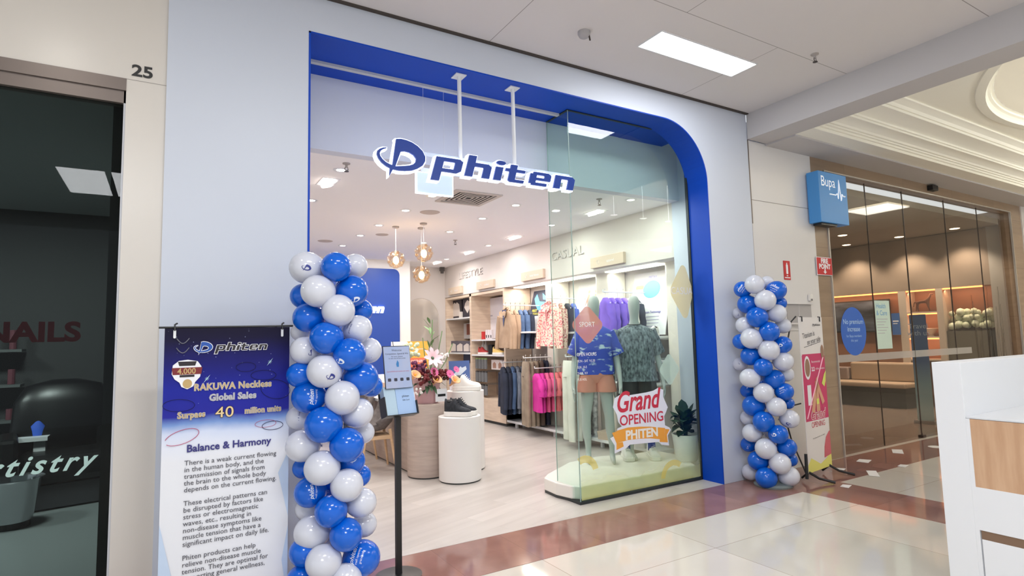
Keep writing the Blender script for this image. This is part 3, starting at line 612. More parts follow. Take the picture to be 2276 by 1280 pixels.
# ---------------------------------------------------------------- pink banner on its X stand, beside the second balloon column
t = thing('roll_up_banner', 'white and magenta banner on black feet in front of the lounge doors', 'banner', (5.97, -.46, 0), (PI / 2, 0, math.radians(8)))
Wb, Hb = .58, 1.77
b = B(); b.prism([(0, .09), (Wb, .09), (Wb, Hb), (0, Hb)], 0, .004); b.make('sheet', M('banner_white2', (226, 222, 222), .45), t)
b = B(); b.prism([(.02, .63), (Wb, .63), (Wb, 1.33), (.50, 1.36), (.035, 1.36), (.02, 1.34)], .005, .005); lab(b.make('magenta_panel', M('magenta', (196, 52, 104), .5), t), 'magenta printed panel')
b = B(); b.prism([(0, .09), (Wb, .09), (Wb, .26), (.45, .19), (.3, .15), (.18, .2), (.08, .24), (0, .17)], .005, .005); lab(b.make('yellow_splash', M('splash', (226, 222, 120), .5), t), 'yellow printed splash')
b = B(); b.prism([(Wb, .12)] + ell(.62, .25, .2, .26, 12, 110, 200) + [(.44, .14)], .0055, .0055) if False else b.prism([(.40, .20), (.42, .32), (.47, .42), (.56, .48), (Wb, .48), (Wb, .22)], .0055, .0055); lab(b.make('magenta_swirl', M('swirl', (200, 96, 110), .5), t), 'magenta printed swirl')
b = B(); b.text('Grand', .14, .31, .645, .006, shear=.3, bold=.006); lab(b.make('script_outline', wh, t), 'white script outline')
b = B(); b.text('Grand', .14, .31, .645, .007, shear=.3, bold=.0); b.text('OPENING', .085, .31, .555, .006, sx=.9); lab(b.make('red_lettering', rd, t), 'red lettering')
b = B(); b.text('Titanium is', .085, .07, 1.53, .006, 'LEFT', sx=.8, rot=.12); lab(b.make('slogan', gy, t), 'grey slogan lettering'); b = B(); b.text('on your side', .085, .17, 1.46, .006, 'LEFT', sx=.8, rot=.12); lab(b.make('slogan', gy, t), 'grey slogan lettering'); b = B(); b.tube([(.09, 1.435, .006), (.50, 1.49, .006)], .003, 4); b.make('underline', gy, t); b = B(); logo_mark(b, .32, 1.66, .05, .006, .006); word(b, .375, 1.672, .14, .018, .006, .006); b.text('Visit phiten store for more details', .022, .3, .44, .006, rot=.06); lab(b.make('grey_lettering', gy, t), 'grey lettering')
b = B(); b.text('2.2', .06, .235, 1.17, .006, 'LEFT', bold=.003); b.text('million members', .034, .33, 1.18, .006, 'LEFT'); b.text('Recommended', .036, .24, 1.26, .006, 'LEFT'); b.prism(ell(.135, 1.21, .075, .13, 24), .006, .006); b.prism([(.10, .80), (.19, .80), (.19, 1.02), (.10, 1.02)], .006, .006); lab(b.make('white_print', wh, t), 'white printed lettering and disc')
b = B(); b.tube([(.05, .66, .007), (.53, 1.31, .007)], .007, 4); lab(b.make('string_print', M('pink_pale', (240, 190, 205), .5), t), 'pale pink printed strap')
b = B(); b.prism(ell(.135, 1.21, .06, .1, 24), .0065, .0065); b.make('brown_disc', M('brown_print', (150, 115, 95), .5), t); b = B(); b.prism(ell(.53, 1.37, .04, .085, 20), .0075, .0075); b.make('medal_print', M('brown_print'), t)
b = B()
for x0, y0, x1, y1, w_ in ((.20, .72, .31, .98, .04), (.33, .72, .33, .98, .045), (.47, .80, .35, 1.02, .035)):
    dx, dy = x1 - x0, y1 - y0; l = math.hypot(dx, dy); nx, ny = -dy / l * w_, dx / l * w_
    b.prism([(x0 + nx, y0 + ny), (x0 - nx, y0 - ny), (x1 - nx * .7, y1 - ny * .7), (x1, y1 + .03), (x1 + nx * .7, y1 + ny * .7)], .0078, .0078)
    for j in range(4):
        fx, fy = x1 + nx * (.6 - .4 * j), y1 + ny * (.6 - .4 * j); b.prism([(fx - .008, fy - .03), (fx + .008, fy - .03), (fx + .007 + dx * .1, fy + .07 + .01 * (j % 2)), (fx - .006 + dx * .1, fy + .07)], .0079, .0079)
lab(b.make('hands_print', M('skin_print', (214, 160, 132), .5), t), 'printed raised hands')
b = B(); b.prism([(.46, 1.02), (.52, .98), (.56, 1.04), (Wb, 1.16), (.53, 1.12)], .008, .008); lab(b.make('lime_patch', M('lime', (214, 222, 110), .5), t), 'lime printed patch'); b = B(); b.prism([(.30, .80), (.36, .80), (.36, .86), (.30, .86)], .0085, .0085); lab(b.make('lime_print', M('lime', (214, 222, 110), .5), t), 'lime printed wristband')
for x in (.07, .51):
    b = B(); b.tube([(x, Hb - .05, .012), (x, Hb + .005, .012), (x, Hb + .005, -.01)], .006, 6); b.make('hook', black, t)
for x in (-.005, .5):
    b = B(); b.tube([(x + .02, .10, .0), (x + .03, .05, .1), (x + .10, .02, .23)], .014, 6); b.tube([(x + .02, .10, 0), (x + .02, .03, -.08)], .012, 6); b.make('foot', black, t)
# folding frame behind it
b = B(); b.tube([(-.02, 1.78, -.01), (-.06, 1.72, -.05), (-.30, .95, -.12)], .008, 6); b.tube([(-.30, .95, -.12), (-.16, .45, -.08), (-.04, .08, 0)], .008, 6); b.tube([(-.25, .8, -.1), (.0, .83, -.03)], .008, 6); b.tube([(-.03, .3, 0), (-.04, .04, 0)], .016, 6); b.make('back_frame', black, t)
# ================================================================ PEOPLE-SHAPED DUMMIES, CLOTHES
def skin_body(name, chains, mat, parent, sub=2):
    """one continuous skinned surface; chains: lists of (point, rx, ry); the first point of a later chain may be ('join', key)"""
    bm = bmesh.new(); L = bm.verts.layers.skin.verify(); keys = {}
    for ci, ch in enumerate(chains):
        prev = None
        for k, it in enumerate(ch):
            if isinstance(it, str): prev = keys[it]; continue
            key = it[3] if len(it) > 3 else None
            v = bm.verts.new(it[0]); v[L].radius = (it[1], it[2]); v[L].use_root = (ci == 0 and k == 0)
            if key: keys[key] = v
            if prev: bm.edges.new((prev, v))
            prev = v
    me = bpy.data.meshes.new(name); bm.to_mesh(me); bm.free(); me.materials.append(mat)
    o = bpy.data.objects.new(name, me); COL.objects.link(o); o.parent = parent
    s = o.modifiers.new('skin', 'SKIN'); s.use_smooth_shade = True; s.branch_smoothing = .6
    if sub: u = o.modifiers.new('sub', 'SUBSURF'); u.levels = sub; u.render_levels = sub
    return o
def loft(b, rings, n=28, fold=0., k=7, ph=0., cap=False, power=2.3):
    """rings: (cx, cy, z, rx, ry[, tilt]) -> closed cloth surface with soft vertical folds"""
    R = []; K = len(rings)
    for i, r in enumerate(rings):
        cx, cy, z, rx, ry = r[:5]; ring = []
        for j in range(n):
            t = 2 * PI * j / n; c, s_ = math.cos(t), math.sin(t); q = (abs(c) ** power + abs(s_) ** power) ** (-1 / power)
            f = 1 + fold * (i / max(1, K - 1)) * (math.sin(k * t + ph) + .5 * math.sin((k * 2 + 1) * t + ph * 2 + i * .4))
            ring.append(b.bm.verts.new((cx + rx * q * c * f, cy + ry * q * s_ * f, z + (r[5] * c if len(r) > 5 else 0))))
        R.append(ring)
    for A, C in zip(R, R[1:]):
        for j in range(n): b.bm.faces.new((A[j], A[(j + 1) % n], C[(j + 1) % n], C[j])).material_index = b.mi
    if cap: b.bm.faces.new(R[0]); b.bm.faces.new(R[-1][::-1])
def sleeve(b, p0, p1, r0, r1, mid=None, n=12):
    p0, p1 = Vector(p0), Vector(p1); m = Vector(mid) if mid else (p0 + p1) / 2
    b.tube([p0, p0.lerp(m, .5), m, m.lerp(p1, .5), p1], [r0, r0 * .98, (r0 + r1) / 2, (r0 + 3 * r1) / 4, r1], n)

dummy = M('dummy_grey', (178, 180, 176), .55)
def dummy_figure(name, label, loc, rz, male):
    t = thing(name, label, 'mannequin', loc, rz)
    k = 1.065; w = 1.0 if male else .88; st = .12 if male else .13
    def V(x, y, z): return (x * k, y * k, z * k)
    ch = [[(V(0, 0, .96), .135 * w, .11, 'pel'), (V(0, .0, 1.08), .125 * w, .09), (V(0, -.01, 1.22), .145 * w, .10), (V(0, -.01, 1.36), .165 * w, .105, 'chest'), (V(0, .005, 1.46), .10 * w, .075, 'neckb'), (V(0, .0, 1.53), .054, .054), (V(0, -.005, 1.60), .058, .062), (V(0, -.02, 1.66), .072, .088), (V(0, -.02, 1.74), .078, .10), (V(0, -.015, 1.80), .062, .08), (V(0, -.01, 1.825), .03, .04)]]
    for s in (-1, 1):
        a = s * (.03 if male else .015)
        ch.append(['pel', (V(s * .095, 0, .86), .09 * w + .005, .095), (V(s * .105, -.005, .70), .078, .082), (V(s * (st - .005), -.01, .50), .055, .058), (V(s * st, .01, .36), .053, .06), (V(s * (st + a), .02, .20), .036, .04), (V(s * (st + a), .02, .085), .03, .034), (V(s * (st + a), -.02, .045), .034, .035), (V(s * (st + 1.5 * a), -.09, .03), .036, .026), (V(s * (st + 1.7 * a), -.15, .022), .028, .018)])
        ex = .235 if male else .21
        hb = (s * (ex + .045), -.10, .80)
        ch.append(['chest', (V(s * .17 * (w + .02), .005, 1.40), .058, .058), (V(s * (ex - .01), .01, 1.28), .048, .048), (V(s * (ex + .02), .02, 1.12), .038, .04), (V(s * (ex + .035), -.03, .99), .036, .037), (V(s * (ex + .045), -.08, .87), .024, .026), (V(*hb), .028, .038, 'palm%d' % s)])
        for f in range(4):
            fy = hb[1] + .03 - .02 * f; ln = (.085, .095, .09, .07)[f]
            ch.append(['palm%d' % s, (V(hb[0] + s * .002, fy - .008, hb[2] - .045), .0105, .0105), (V(hb[0] - s * .004, fy - .012, hb[2] - .045 - ln * .5), .009, .009), (V(hb[0] - s * .016, fy - .012, hb[2] - .045 - ln), .0075, .0075)])
        ch.append(['palm%d' % s, (V(hb[0] - s * .012, hb[1] - .045, hb[2] - .01), .012, .012), (V(hb[0] - s * .02, hb[1] - .062, hb[2] - .05), .0095, .0095)])
    skin_body('body', ch, dummy, t); return t, k
cloud = noisy('cloud_print', (38, 66, 175), (190, 205, 220), 8, .7, (1, 1, 2.4), 3, .56, .64)
marl = noisy('grey_marl', (52, 60, 68), (140, 150, 156), 42, .8, (1, 1, .45), 3, .35, .68)
coral = noisy('coral_cloth', (200, 126, 110), (214, 142, 124), 4, .8)
dkc = noisy('charcoal_cloth', (34, 34, 36), (48, 48, 50), 6, .85)
# first dummy: blue print shirt, coral shorts
F1 = (4.38, 1.10, .155); F2 = (4.90, .98, .155)
t, k = dummy_figure('mannequin', 'pale grey faceless mannequin in blue and white print shirt and coral shorts', F1, math.radians(-38), False)
b = B()
loft(b, [(0, .0, 1.50 * k, .07, .06), (0, 0, 1.475 * k, .12, .085), (0, 0, 1.44 * k, .185, .105), (0, -.005, 1.38 * k, .215, .125), (0, -.01, 1.25 * k, .205, .13), (0, -.005, 1.12 * k, .20, .13), (0, 0, 1.0 * k, .215, .14), (0, 0, .955 * k, .218, .142)], fold=.03, k=6)
for s in (-1, 1): sleeve(b, (s * .15, .0, 1.41 * k), (s * .265, .02, 1.17 * k), .085, .078)
b.make('shirt', cloud, t, smooth=True, sharp=60)
b = B(); loft(b, [(0, 0, 1.02 * k, .165, .125), (0, 0, .95 * k, .195, .142), (0, 0, .87 * k, .185, .105), (0, 0, .84 * k, .12, .05)], fold=.0)
for s in (-1, 1): loft(b, [(s * .088, 0, .95 * k, .108, .125), (s * .108, -.005, .80 * k, .122, .13), (s * .112, -.005, .765 * k, .123, .13)], n=20, fold=.02)
b.make('shorts', coral, t, smooth=True, sharp=60)
t, k = dummy_figure('mannequin', 'pale grey faceless mannequin in grey marl shirt, black shorts and white shoes', F2, math.radians(-30), True)
b = B()
loft(b, [(0, .0, 1.495 * k, .075, .07), (0, 0, 1.47 * k, .14, .09), (0, 0, 1.435 * k, .215, .115), (0, -.005, 1.36 * k, .235, .135), (0, -.01, 1.2 * k, .225, .14), (0, -.005, 1.05 * k, .225, .14), (0, 0, .93 * k, .245, .16), (0, 0, .86 * k, .255, .17)], fold=.03, k=5, ph=1)
for s in (-1, 1): sleeve(b, (s * .17, .0, 1.42 * k), (s * .285, .02, 1.16 * k), .092, .085)
b.make('shirt', marl, t, smooth=True, sharp=60)
b = B(); b.tube([(.078 * math.cos(q), .074 * math.sin(q) - .003, 1.497 * k - .008 * math.sin(q + PI)) for q in [2 * PI * i / 24 for i in range(24)]], .007, 6, closed=True); b.make('collar', dkc, t)
b = B(); loft(b, [(0, 0, .98 * k, .19, .13), (0, 0, .86 * k, .225, .148)])
for s in (-1, 1): loft(b, [(s * .10, 0, .90 * k, .125, .142), (s * .118, -.005, .70 * k, .128, .138), (s * .122, -.005, .60 * k, .126, .134)], n=20, fold=.03)
b.make('shorts', dkc, t, smooth=True, sharp=60)
for s in (-1, 1):
    b = B(); b.tube([(s * .152, .02, .25 * k), (s * .152, .02, .16 * k), (s * .15, .012, .08 * k)], [.046, .044, .046], 14); lab(b.make('sock', M('sock_blue', (32, 60, 140), .8), t), 'blue sock')
b = B(); b.tube([(-.285 * k, -.06 * k, .915 * k), (-.288 * k, -.078 * k, .875 * k)], [.034, .032], 14); lab(b.make('wristband', black, t), 'black wristband')
def shoe_parts(t, upper, sole, L=.29, lace=None, hs=1.0, mt=Matrix()):
    """trainer pointing along -y, heel at +y; standing on z=0"""
    mt = mt @ Matrix.Diagonal((1, 1, hs, 1))
    prof = [(-.5, .026, .044), (-.45, .042, .060), (-.36, .050, .068), (-.22, .052, .076), (-.08, .047, .090), (.02, .043, .112), (.10, .040, .138), (.17, .038, .146), (.22, .038, .128), (.32, .040, .122), (.41, .039, .134), (.46, .035, .146), (.49, .026, .146), (.5, .02, .10)]
    k = L / .29; b = B(); R = []
    for y, w_, h in prof:
        R.append([b.bm.verts.new((w_ * k * math.cos(a), y * L, (.030 + max(0, math.sin(a)) ** .55 * (h - .030)) * k)) for a in [PI * i / 14 for i in range(15)]])
    for A, C in zip(R, R[1:]):
        for j in range(14): b.bm.faces.new((A[j], A[j + 1], C[j + 1], C[j]))
    b.bm.faces.new(R[0]); b.bm.faces.new(R[-1][::-1]); bmesh.ops.transform(b.bm, matrix=mt, verts=b.bm.verts[:]); b.make('upper', upper, t, smooth=True, sharp=70)
    b = B(); b.ball(.1, (0, 0, 0), 14); bmesh.ops.transform(b.bm, matrix=mt @ Matrix.Translation((0, .33 * L, .122 * k)) @ Matrix.Diagonal((.29 * k, .40 * k, .16 * k, 1)), verts=b.bm.verts[:]); b.make('collar_opening', M('shoe_inside', (60, 58, 58), .9) if upper is not shoe_k else black, t)
    b = B(); out = [(p[1] * 1.13 * k, p[0] * L * 1.04) for p in prof]; out += [(-x, y) for x, y in out[::-1]]; b.prism(out, .001, .040 * k); bmesh.ops.transform(b.bm, matrix=mt, verts=b.bm.verts[:]); b.make('sole', sole, t, bevel=.006)
    if lace:
        b = B()
        for i in range(5): y = (-.10 + .045 * i) * L; z = (.086 + .014 * i) * L / .29; b.tube([(-.022, y, z), (0, y - .004, z + .007), (.022, y, z)], .0035, 5)
        bmesh.ops.transform(b.bm, matrix=mt, verts=b.bm.verts[:]); b.make('laces', lace, t)
shoe_w = M('shoe_white', (226, 222, 216), .5); shoe_k = noisy('shoe_knit_black', (20, 22, 28), (36, 40, 48), 40, .8)
for s in (-1, 1):
    off = Matrix.Rotation(math.radians(-30), 4, 'Z') @ Vector((s * .155, -.03, 0))
    r = thing('trainer', 'white trainer on the %s foot of the grey-shirted mannequin' % ('left-hand' if s < 0 else 'right-hand'), 'shoe', (F2[0] + off.x, F2[1] + off.y, F2[2] + .001), math.radians(-30)); shoe_parts(r, shoe_w, shoe_w, .33, shoe_w)

# ---------------------------------------------------------------- hanging clothes: hook at z=0, chest faces -x, width along y
hang_w = M('hanger_white', (220, 218, 214), .4); hang_k = M('hanger_black', (30, 30, 32), .4)
def hanger(b_t, w_, mat, top=0.):
    b = B(); b.tube([(0, 0, top - .10), (0, 0, top - .02)] + [(0, .022 * math.sin(a), top + .0 + .022 - .022 * math.cos(a)) for a in [PI * 1.3 * i / 8 for i in range(9)]], .0035, 5)
    b.tube([(0, -w_ * .46, top - .175), (0, -.06, top - .115), (0, 0, top - .10), (0, .06, top - .115), (0, w_ * .46, top - .175)], .007, 6); b.make('hanger', mat, b_t)
def top_mesh(w_, Lg, slv, seed, thick=.042, collar=False, zipper=False):
    b = B(); r = random.Random(seed); h = w_ / 2; ph = r.random() * 6
    loft(b, [(0, 0, -.085, .03, .05), (0, 0, -.11, .04, .095), (0, 0, -.15, .05, h * .78), (0, 0, -.20, thick, h), (0, 0, -.32, thick * 1.05, h * .97), (0, 0, -.14 - Lg * .45, thick, h * .95), (0, 0, -.13 - Lg * .75, thick * 1.1, h * 1.0), (0, 0, -.1 - Lg, thick * 1.1, h * 1.04)], n=40, fold=.055, k=5, ph=ph)
    for s in (-1, 1): sleeve(b, (0, s * (h - .05), -.20), (-.02, s * (h + .05 + .04 * slv), -.20 - slv), .062, .05 if slv < .4 else .04, (0, s * (h + .045), -.2 - slv * .5))
    if collar:
        for q in (-1, 1): b.raw([(-.03, q * .085, -.085), (-.058, q * .012, -.235), (-.075, q * .105, -.205), (-.07, q * .13, -.12), (-.02, q * .06, -.075)], [(0, 1, 2, 3, 4)])
        b.tube([(-.02, -.075, -.085), (.03, -.05, -.055), (.045, 0, -.045), (.03, .05, -.055), (-.02, .075, -.085)], .018, 6)
    return b
def pants_mesh(w_, Lg, seed):
    b = B(); r = random.Random(seed); h = w_ / 2
    loft(b, [(0, 0, -.06, .03, h), (0, 0, -.10, .045, h * 1.02), (0, 0, -.30, .06, h * 1.12)], n=30, fold=.02)
    for s in (-1, 1):
        loft(b, [(0, s * h * .52, -.26, .055, h * .60), (0, s * h * .58, -.5, .05, h * .56), (-.01, s * h * .62, -.26 - (Lg - .26) * .7, .045, h * .5), (-.01, s * h * .66, -Lg, .045, h * .48)], n=22, fold=.07, k=4, ph=r.random() * 6)
    return b
def rail_row(u, v, items, x0=5.30, step=.085, kind='top', w_=.46, L_=.62, slv=.5, hmat=None, group='', yrot=-.42, yfront=-.3, collar=False, arm=True, where='', rail_z=None):
    """face-out arm running into the bay; items: (colour key, material, label)"""
    p = at(u, v, 0, x0); y, z = p.y, p.z + .0
    if arm:
        b = B(); b.tube([(x0 - .04, y, z - .004), (6.04, y, z - .004)], .009, 8); b.tube([(x0 - .04, y, z - .004), (x0 - .045, y, z + .03)], .009, 8)
        tag(b.make('face_out_arm', white), 'white wall arm carrying ' + where, 'rail', 'wall arms')
    cache = {}
    for i, (mat, label) in enumerate(items):
        rz = (random.random() - .5) * .12 + (yrot if i else yfront)
        t = thing({'pants': 'trousers'}.get(kind, ('jacket' if 'jacket' in label else ('tee' if 'tee' in label else ('garment' if 'garment' in label else 'shirt')))), label, 'clothing', (x0 + i * step, y, z), rz, group)
        if kind == 'top': bb = top_mesh(w_, L_, slv, i + int(u), collar=collar and i == 0)
        else: bb = pants_mesh(w_, L_, i + int(u))
        if kind == 'top' and collar and i == 0: b = B(); b.raw([(-.036, -.075, -.085), (-.036, .075, -.085), (-.062, 0, -.40)], [(0, 1, 2)]); lab(b.make('inner_lining', M('lining', (70, 78, 110), .8) if mat is tan else M('lining_b', (190, 120, 120), .8), t), 'darker shirt seen in the open collar')
        bb.make('cloth', mat, t, smooth=True, sharp=80); hanger(t, w_, hmat or hang_k)
    return y, z
tan = noisy('tan_cloth', (164, 138, 114), (182, 156, 130), 5, .8); navy = noisy('navy_cloth', (26, 32, 50), (38, 46, 66), 6, .85); denim = noisy('denim_blue', (62, 86, 122), (82, 108, 146), 6, .8)
steelb = noisy('steel_grey_cloth', (98, 106, 122), (132, 140, 154), 5, .75, (8, 8, .6)); khaki = noisy('khaki_cloth', (132, 118, 102), (152, 138, 120), 5, .85); dkbrown = noisy('brown_cloth', (82, 68, 60), (98, 84, 74), 5, .85)
magenta = noisy('magenta_cloth', (190, 36, 140), (206, 52, 152), 5, .8); rose = noisy('rose_cloth', (206, 84, 132), (220, 100, 146), 5, .8); salmon = noisy('salmon_cloth', (240, 112, 122), (250, 134, 136), 5, .8); peach = noisy('peach_cloth', (244, 134, 134), (250, 158, 152), 5, .8)
floral = noisy('floral_print', (238, 214, 196), (226, 110, 122), 38, .8, (1, 1, 1), 2, .5, .58, mid=(236, 178, 164)); florald = noisy('floral_dark', (200, 180, 160), (150, 70, 80), 40, .8, (1, 1, 1), 2, .48, .6)
purple = noisy('purple_cloth', (108, 72, 190), (132, 96, 216), 4, .7); offw = noisy('offwhite_cloth', (206, 206, 196), (222, 220, 210), 4, .8); crim = M('crimson_cloth', (170, 34, 54), .8); rblue = M('royal_cloth', (60, 84, 170), .8); silver = noisy('silver_cloth', (120, 120, 122), (215, 215, 215), 14, .4)
rail_row(1124, 678, [(tan, 'tan zip jacket with open collar, front of the upper jacket rail'), (tan, 'tan jacket directly behind the open-collar tan jacket'), (tan, 'last tan jacket before the blue jackets'), (denim, 'first denim blue jacket behind the tan jackets'), (denim, 'second denim blue jacket on the upper jacket rail'), (navy, 'dark blue jacket at the wall end of the upper jacket rail')], kind='top', w_=.50, L_=.66, slv=.58, group='jackets on the upper rail', yfront=.0, collar=True, where='the tan and blue jackets', x0=5.2, step=.10)
rail_row(1118, 805, [(navy, 'black-navy jacket at the front of the lower jacket rail'), (navy, 'second black-navy jacket on the lower jacket rail'), (denim, 'blue shirt between navy and grey jackets, lower rail'), (steelb, 'steel grey pleated jacket, front one of two'), (steelb, 'steel grey pleated jacket, rear one of two'), (navy, 'dark jacket at the wall end of the lower jacket rail')], w_=.46, L_=.82, slv=.62, x0=5.28, step=.10, group='jackets on the lower rail', where='the navy and steel grey jackets')
rail_row(1168, 795, [(khaki, 'khaki trousers at the front of the trouser rail'), (khaki, 'khaki trousers behind the front khaki pair'), (khaki, 'third khaki trousers on the trouser rail'), (dkbrown, 'dark brown trousers behind the khaki ones'), (navy, 'navy trousers at the wall end beside the pink tops')], kind='pants', w_=.34, L_=1.12, x0=5.2, step=.10, hmat=hang_w, group='trousers on the khaki rail', where='the khaki trousers')
rail_row(1219, 662, [(floral, 'pink floral jacket with red hem, front of its rail'), (floral, 'second pink floral jacket behind the front one'), (florald, 'darker floral jacket with brown flowers'), (navy, 'dark jacket behind the floral jackets'), (rblue, 'royal blue jacket behind the floral jackets')], w_=.46, L_=.66, slv=.60, x0=5.2, step=.12, group='floral jackets', yfront=-.05, collar=True, hmat=hang_w, where='the floral jackets')
rail_row(1193, 818, [(magenta, 'magenta tee, outermost on the pink rail'), (magenta, 'magenta tee, second from the aisle on the pink rail'), (rose, 'rose long-sleeved top, first of two'), (rose, 'rose long-sleeved top, second of two'), (salmon, 'salmon tee next to the rose tops'), (salmon, 'salmon tee second from the rose tops'), (peach, 'peach tee next to the salmon tees'), (peach, 'peach tee at the wall end of the pink rail')], w_=.42, L_=.60, slv=.25, x0=5.22, step=.095, group='pink and salmon tops', where='the pink tops')
rail_row(1262, 792, [(offw, 'off-white wide trousers at the front behind the window edge'), (offw, 'off-white trousers, second on the white rail'), (offw, 'off-white trousers, third on the white rail'), (silver, 'shiny silver garment between the mannequins')], kind='pants', w_=.36, L_=1.22, x0=5.15, step=.15, hmat=hang_k, group='white trousers', where='the white trousers')
rail_row(1345, 648, [(purple, 'purple top at the front, behind the first mannequin'), (purple, 'purple top, second between the mannequins'), (purple, 'purple top, third between the mannequins'), (purple, 'purple top, fourth between the mannequins'), (offw, 'off-white top behind the purple tops'), (navy, 'dark top at the wall end of the purple rail')], w_=.44, L_=.62, slv=.45, x0=5.2, step=.11, group='purple tops', hmat=hang_w, where='the purple tops')
rail_row(1395, 800, [(navy, 'dark trousers behind the grey-shirted mannequin'), (dkc, 'charcoal trousers behind the grey-shirted mannequin')], kind='pants', w_=.34, L_=1.05, x0=5.25, step=.14, group='dark trousers', where='the dark trousers')

# ---------------------------------------------------------------- right-hand wall: cabinet, pillars, boards, shelves
oak = noisy('pale_oak', (206, 184, 162), (222, 202, 180), 3, .55, (1, 1, 7), 4)
def bx(b, *a): b.box(*a); return b
t = thing('display_cabinet', 'pale oak open cabinet with white shelves in the back corner', 'cabinet', (5.45, 6.4, .0))
Y0 = 6.4
b = B()
for ya, yb in ((7.66, 7.71), (6.42, 6.50), (5.05, 5.10)): b.box(0, .58, ya - Y0, yb - Y0, .07, 2.57)
b.box(0, .58, 5.10 - Y0, 7.66 - Y0, 2.52, 2.57); b.make('carcass', oak, t)
b = B(); b.box(.56, .58, 5.10 - Y0, 7.66 - Y0, .07, 2.52); b.make('back_panel', M('cab_back', (176, 158, 142), .7), t)
b = B(); b.box(-.02, .58, 5.05 - Y0, 7.71 - Y0, .06, .46); b.make('base_drawer', oak, t)
b = B(); b.box(0.02, .56, 5.1 - Y0, 7.66 - Y0, .003, .06); b.make('plinth', M('plinth_dark'), t)
for ya, yb, zs in ((6.50, 7.66, (2.10, 1.35)), (5.10, 6.42, (1.62, 1.32))):
    for z in zs: b = B(); b.box(-.01, .56, ya - Y0, yb - Y0, z - .03, z); b.make('shelf', white, t)
for i, (ya, yb) in enumerate(((5.06, 5.40), (3.80, 4.10), (2.36, 2.71), (.95, 1.25))):
    if i: b = B(); b.prism(rrect(5.72, 6.06, ya, yb, .05), .0, 2.58); struct(b.make('pillar', M('pillar_lit', (238, 230, 218), .5)), 'white lit upright between the wall bays')
# leaning boards
def board(ya, yb, zt, zb, label, draw, mat=paper):
    w_ = ya - yb; h = zt - zb; xb, xt = 5.80, 6.00; tilt = math.atan2(xt - xb, h); t = thing('leaning_board', label, 'poster', (xb, ya, zb), Euler((PI / 2 - tilt, 0, -PI / 2), 'XYZ').to_matrix().to_euler()[:], 'boards in the wall bays')
    h = h / math.cos(tilt); b = B(); b.box(0, w_, 0, h, -.012, 0); b.make('panel', mat, t); draw(t, w_, h); return t
bluep = M('poster_blue', (90, 160, 210), .5)
def dr1(t, w_, h):
    b = B(); b.box(0, w_, h * .36, h, 0, .002); lab(b.make('picture', M('poster_dark', (36, 42, 62), .5), t), 'dark blue picture with a pale blue foot')
    b = B(); b.prism([(w_ * x, h * y) for x, y in ((.18, .92), (.36, .72), (.9, .66), (.88, .56), (.6, .5), (.35, .5), (.22, .62), (.1, .8))], .003, .003); b.prism([(w_ * x, h * y) for x, y in ((.42, .93), (.62, .82), (.95, .80), (.9, .70), (.5, .76))], .003, .003); b.make('foot_print', bluep, t)
    b = B(); b.text('FIRST', .07, w_ * .1, h * .46, .004, 'LEFT', bold=.002); b.text('METABOLISM', .05, w_ * .1, h * .39, .004, 'LEFT', bold=.001); lab(b.make('yellow_lettering', M('print_yellow', (200, 196, 90), .5), t), 'yellow lettering')
    b = B()
    for i in range(4): b.box(w_ * .15, w_ * (.85 - .1 * (i % 2)), h * (.28 - .05 * i), h * (.285 - .05 * i), 0, .002)
    b.make('text_lines', M('grey_print', (168, 164, 176), .5), t)
board(4.86, 4.12, 2.50, 1.76, 'leaning board with blue foot picture and FIRST METABOLISM lettering', dr1)
def dr2(t, w_, h):
    b = B(); b.box(0, w_, h * .84, h, 0, .002); b.make('header', M('board_grey', (168, 160, 162), .5), t)
    for cx in (.42, .66):
        b = B(); b.prism([(w_ * (cx + x), h * y) for x, y in ((-.07, .52), (-.03, .70), (.0, .80), (.06, .78), (.07, .66), (.03, .52), (.0, .64))], .003, .003); b.prism(ell(w_ * (cx + .02), h * .84, .03, .03, 12), .003, .003); b.make('runner_print', M('print_tan', (170, 130, 112), .5), t)
    b = B(); b.text('Balance & Power', .06, w_ * .1, h * .42, .003, 'LEFT', bold=.001)
    for i in range(5): b.box(w_ * .1, w_ * .8, h * (.34 - .05 * i), h * (.345 - .05 * i), 0, .002)
    b.make('text_lines', M('grey_print'), t)
board(3.47, 2.75, 2.48, 1.66, 'leaning board with two small standing figures, behind the window', dr2)
def dr3(t, w_, h):
    b = B(); b.box(0, w_, h * .84, h, 0, .002); b.make('header', M('board_grey'), t)
    b = B(); b.prism(ell(w_ * .52, h * .72, .17, .13, 24), .003, .003); b.make('blue_disc', M('disc_blue', (110, 176, 226), .5), t)
    b = B(); b.prism(rrect(w_ * .08, w_ * .3, h * .74, h * .80, .02), .003, .003); lab(b.make('yellow_tag_print', M('print_yellow2', (228, 196, 120), .5), t), 'yellow printed tag')
    b = B(); b.text('METAX', .05, w_ * .52, h * .9, .003); b.text('METAX Titanium Technology', .045, w_ * .1, h * .34, .003, 'LEFT', bold=.001)
    for i in range(4): b.box(w_ * .1, w_ * .8, h * (.28 - .05 * i), h * (.285 - .05 * i), 0, .002)
    b.make('text_lines', M('print_violet', (110, 100, 170), .5), t)
board(2.10, 1.36, 2.52, 1.62, 'leaning board with a blue disc, right of the grey mannequin', dr3)
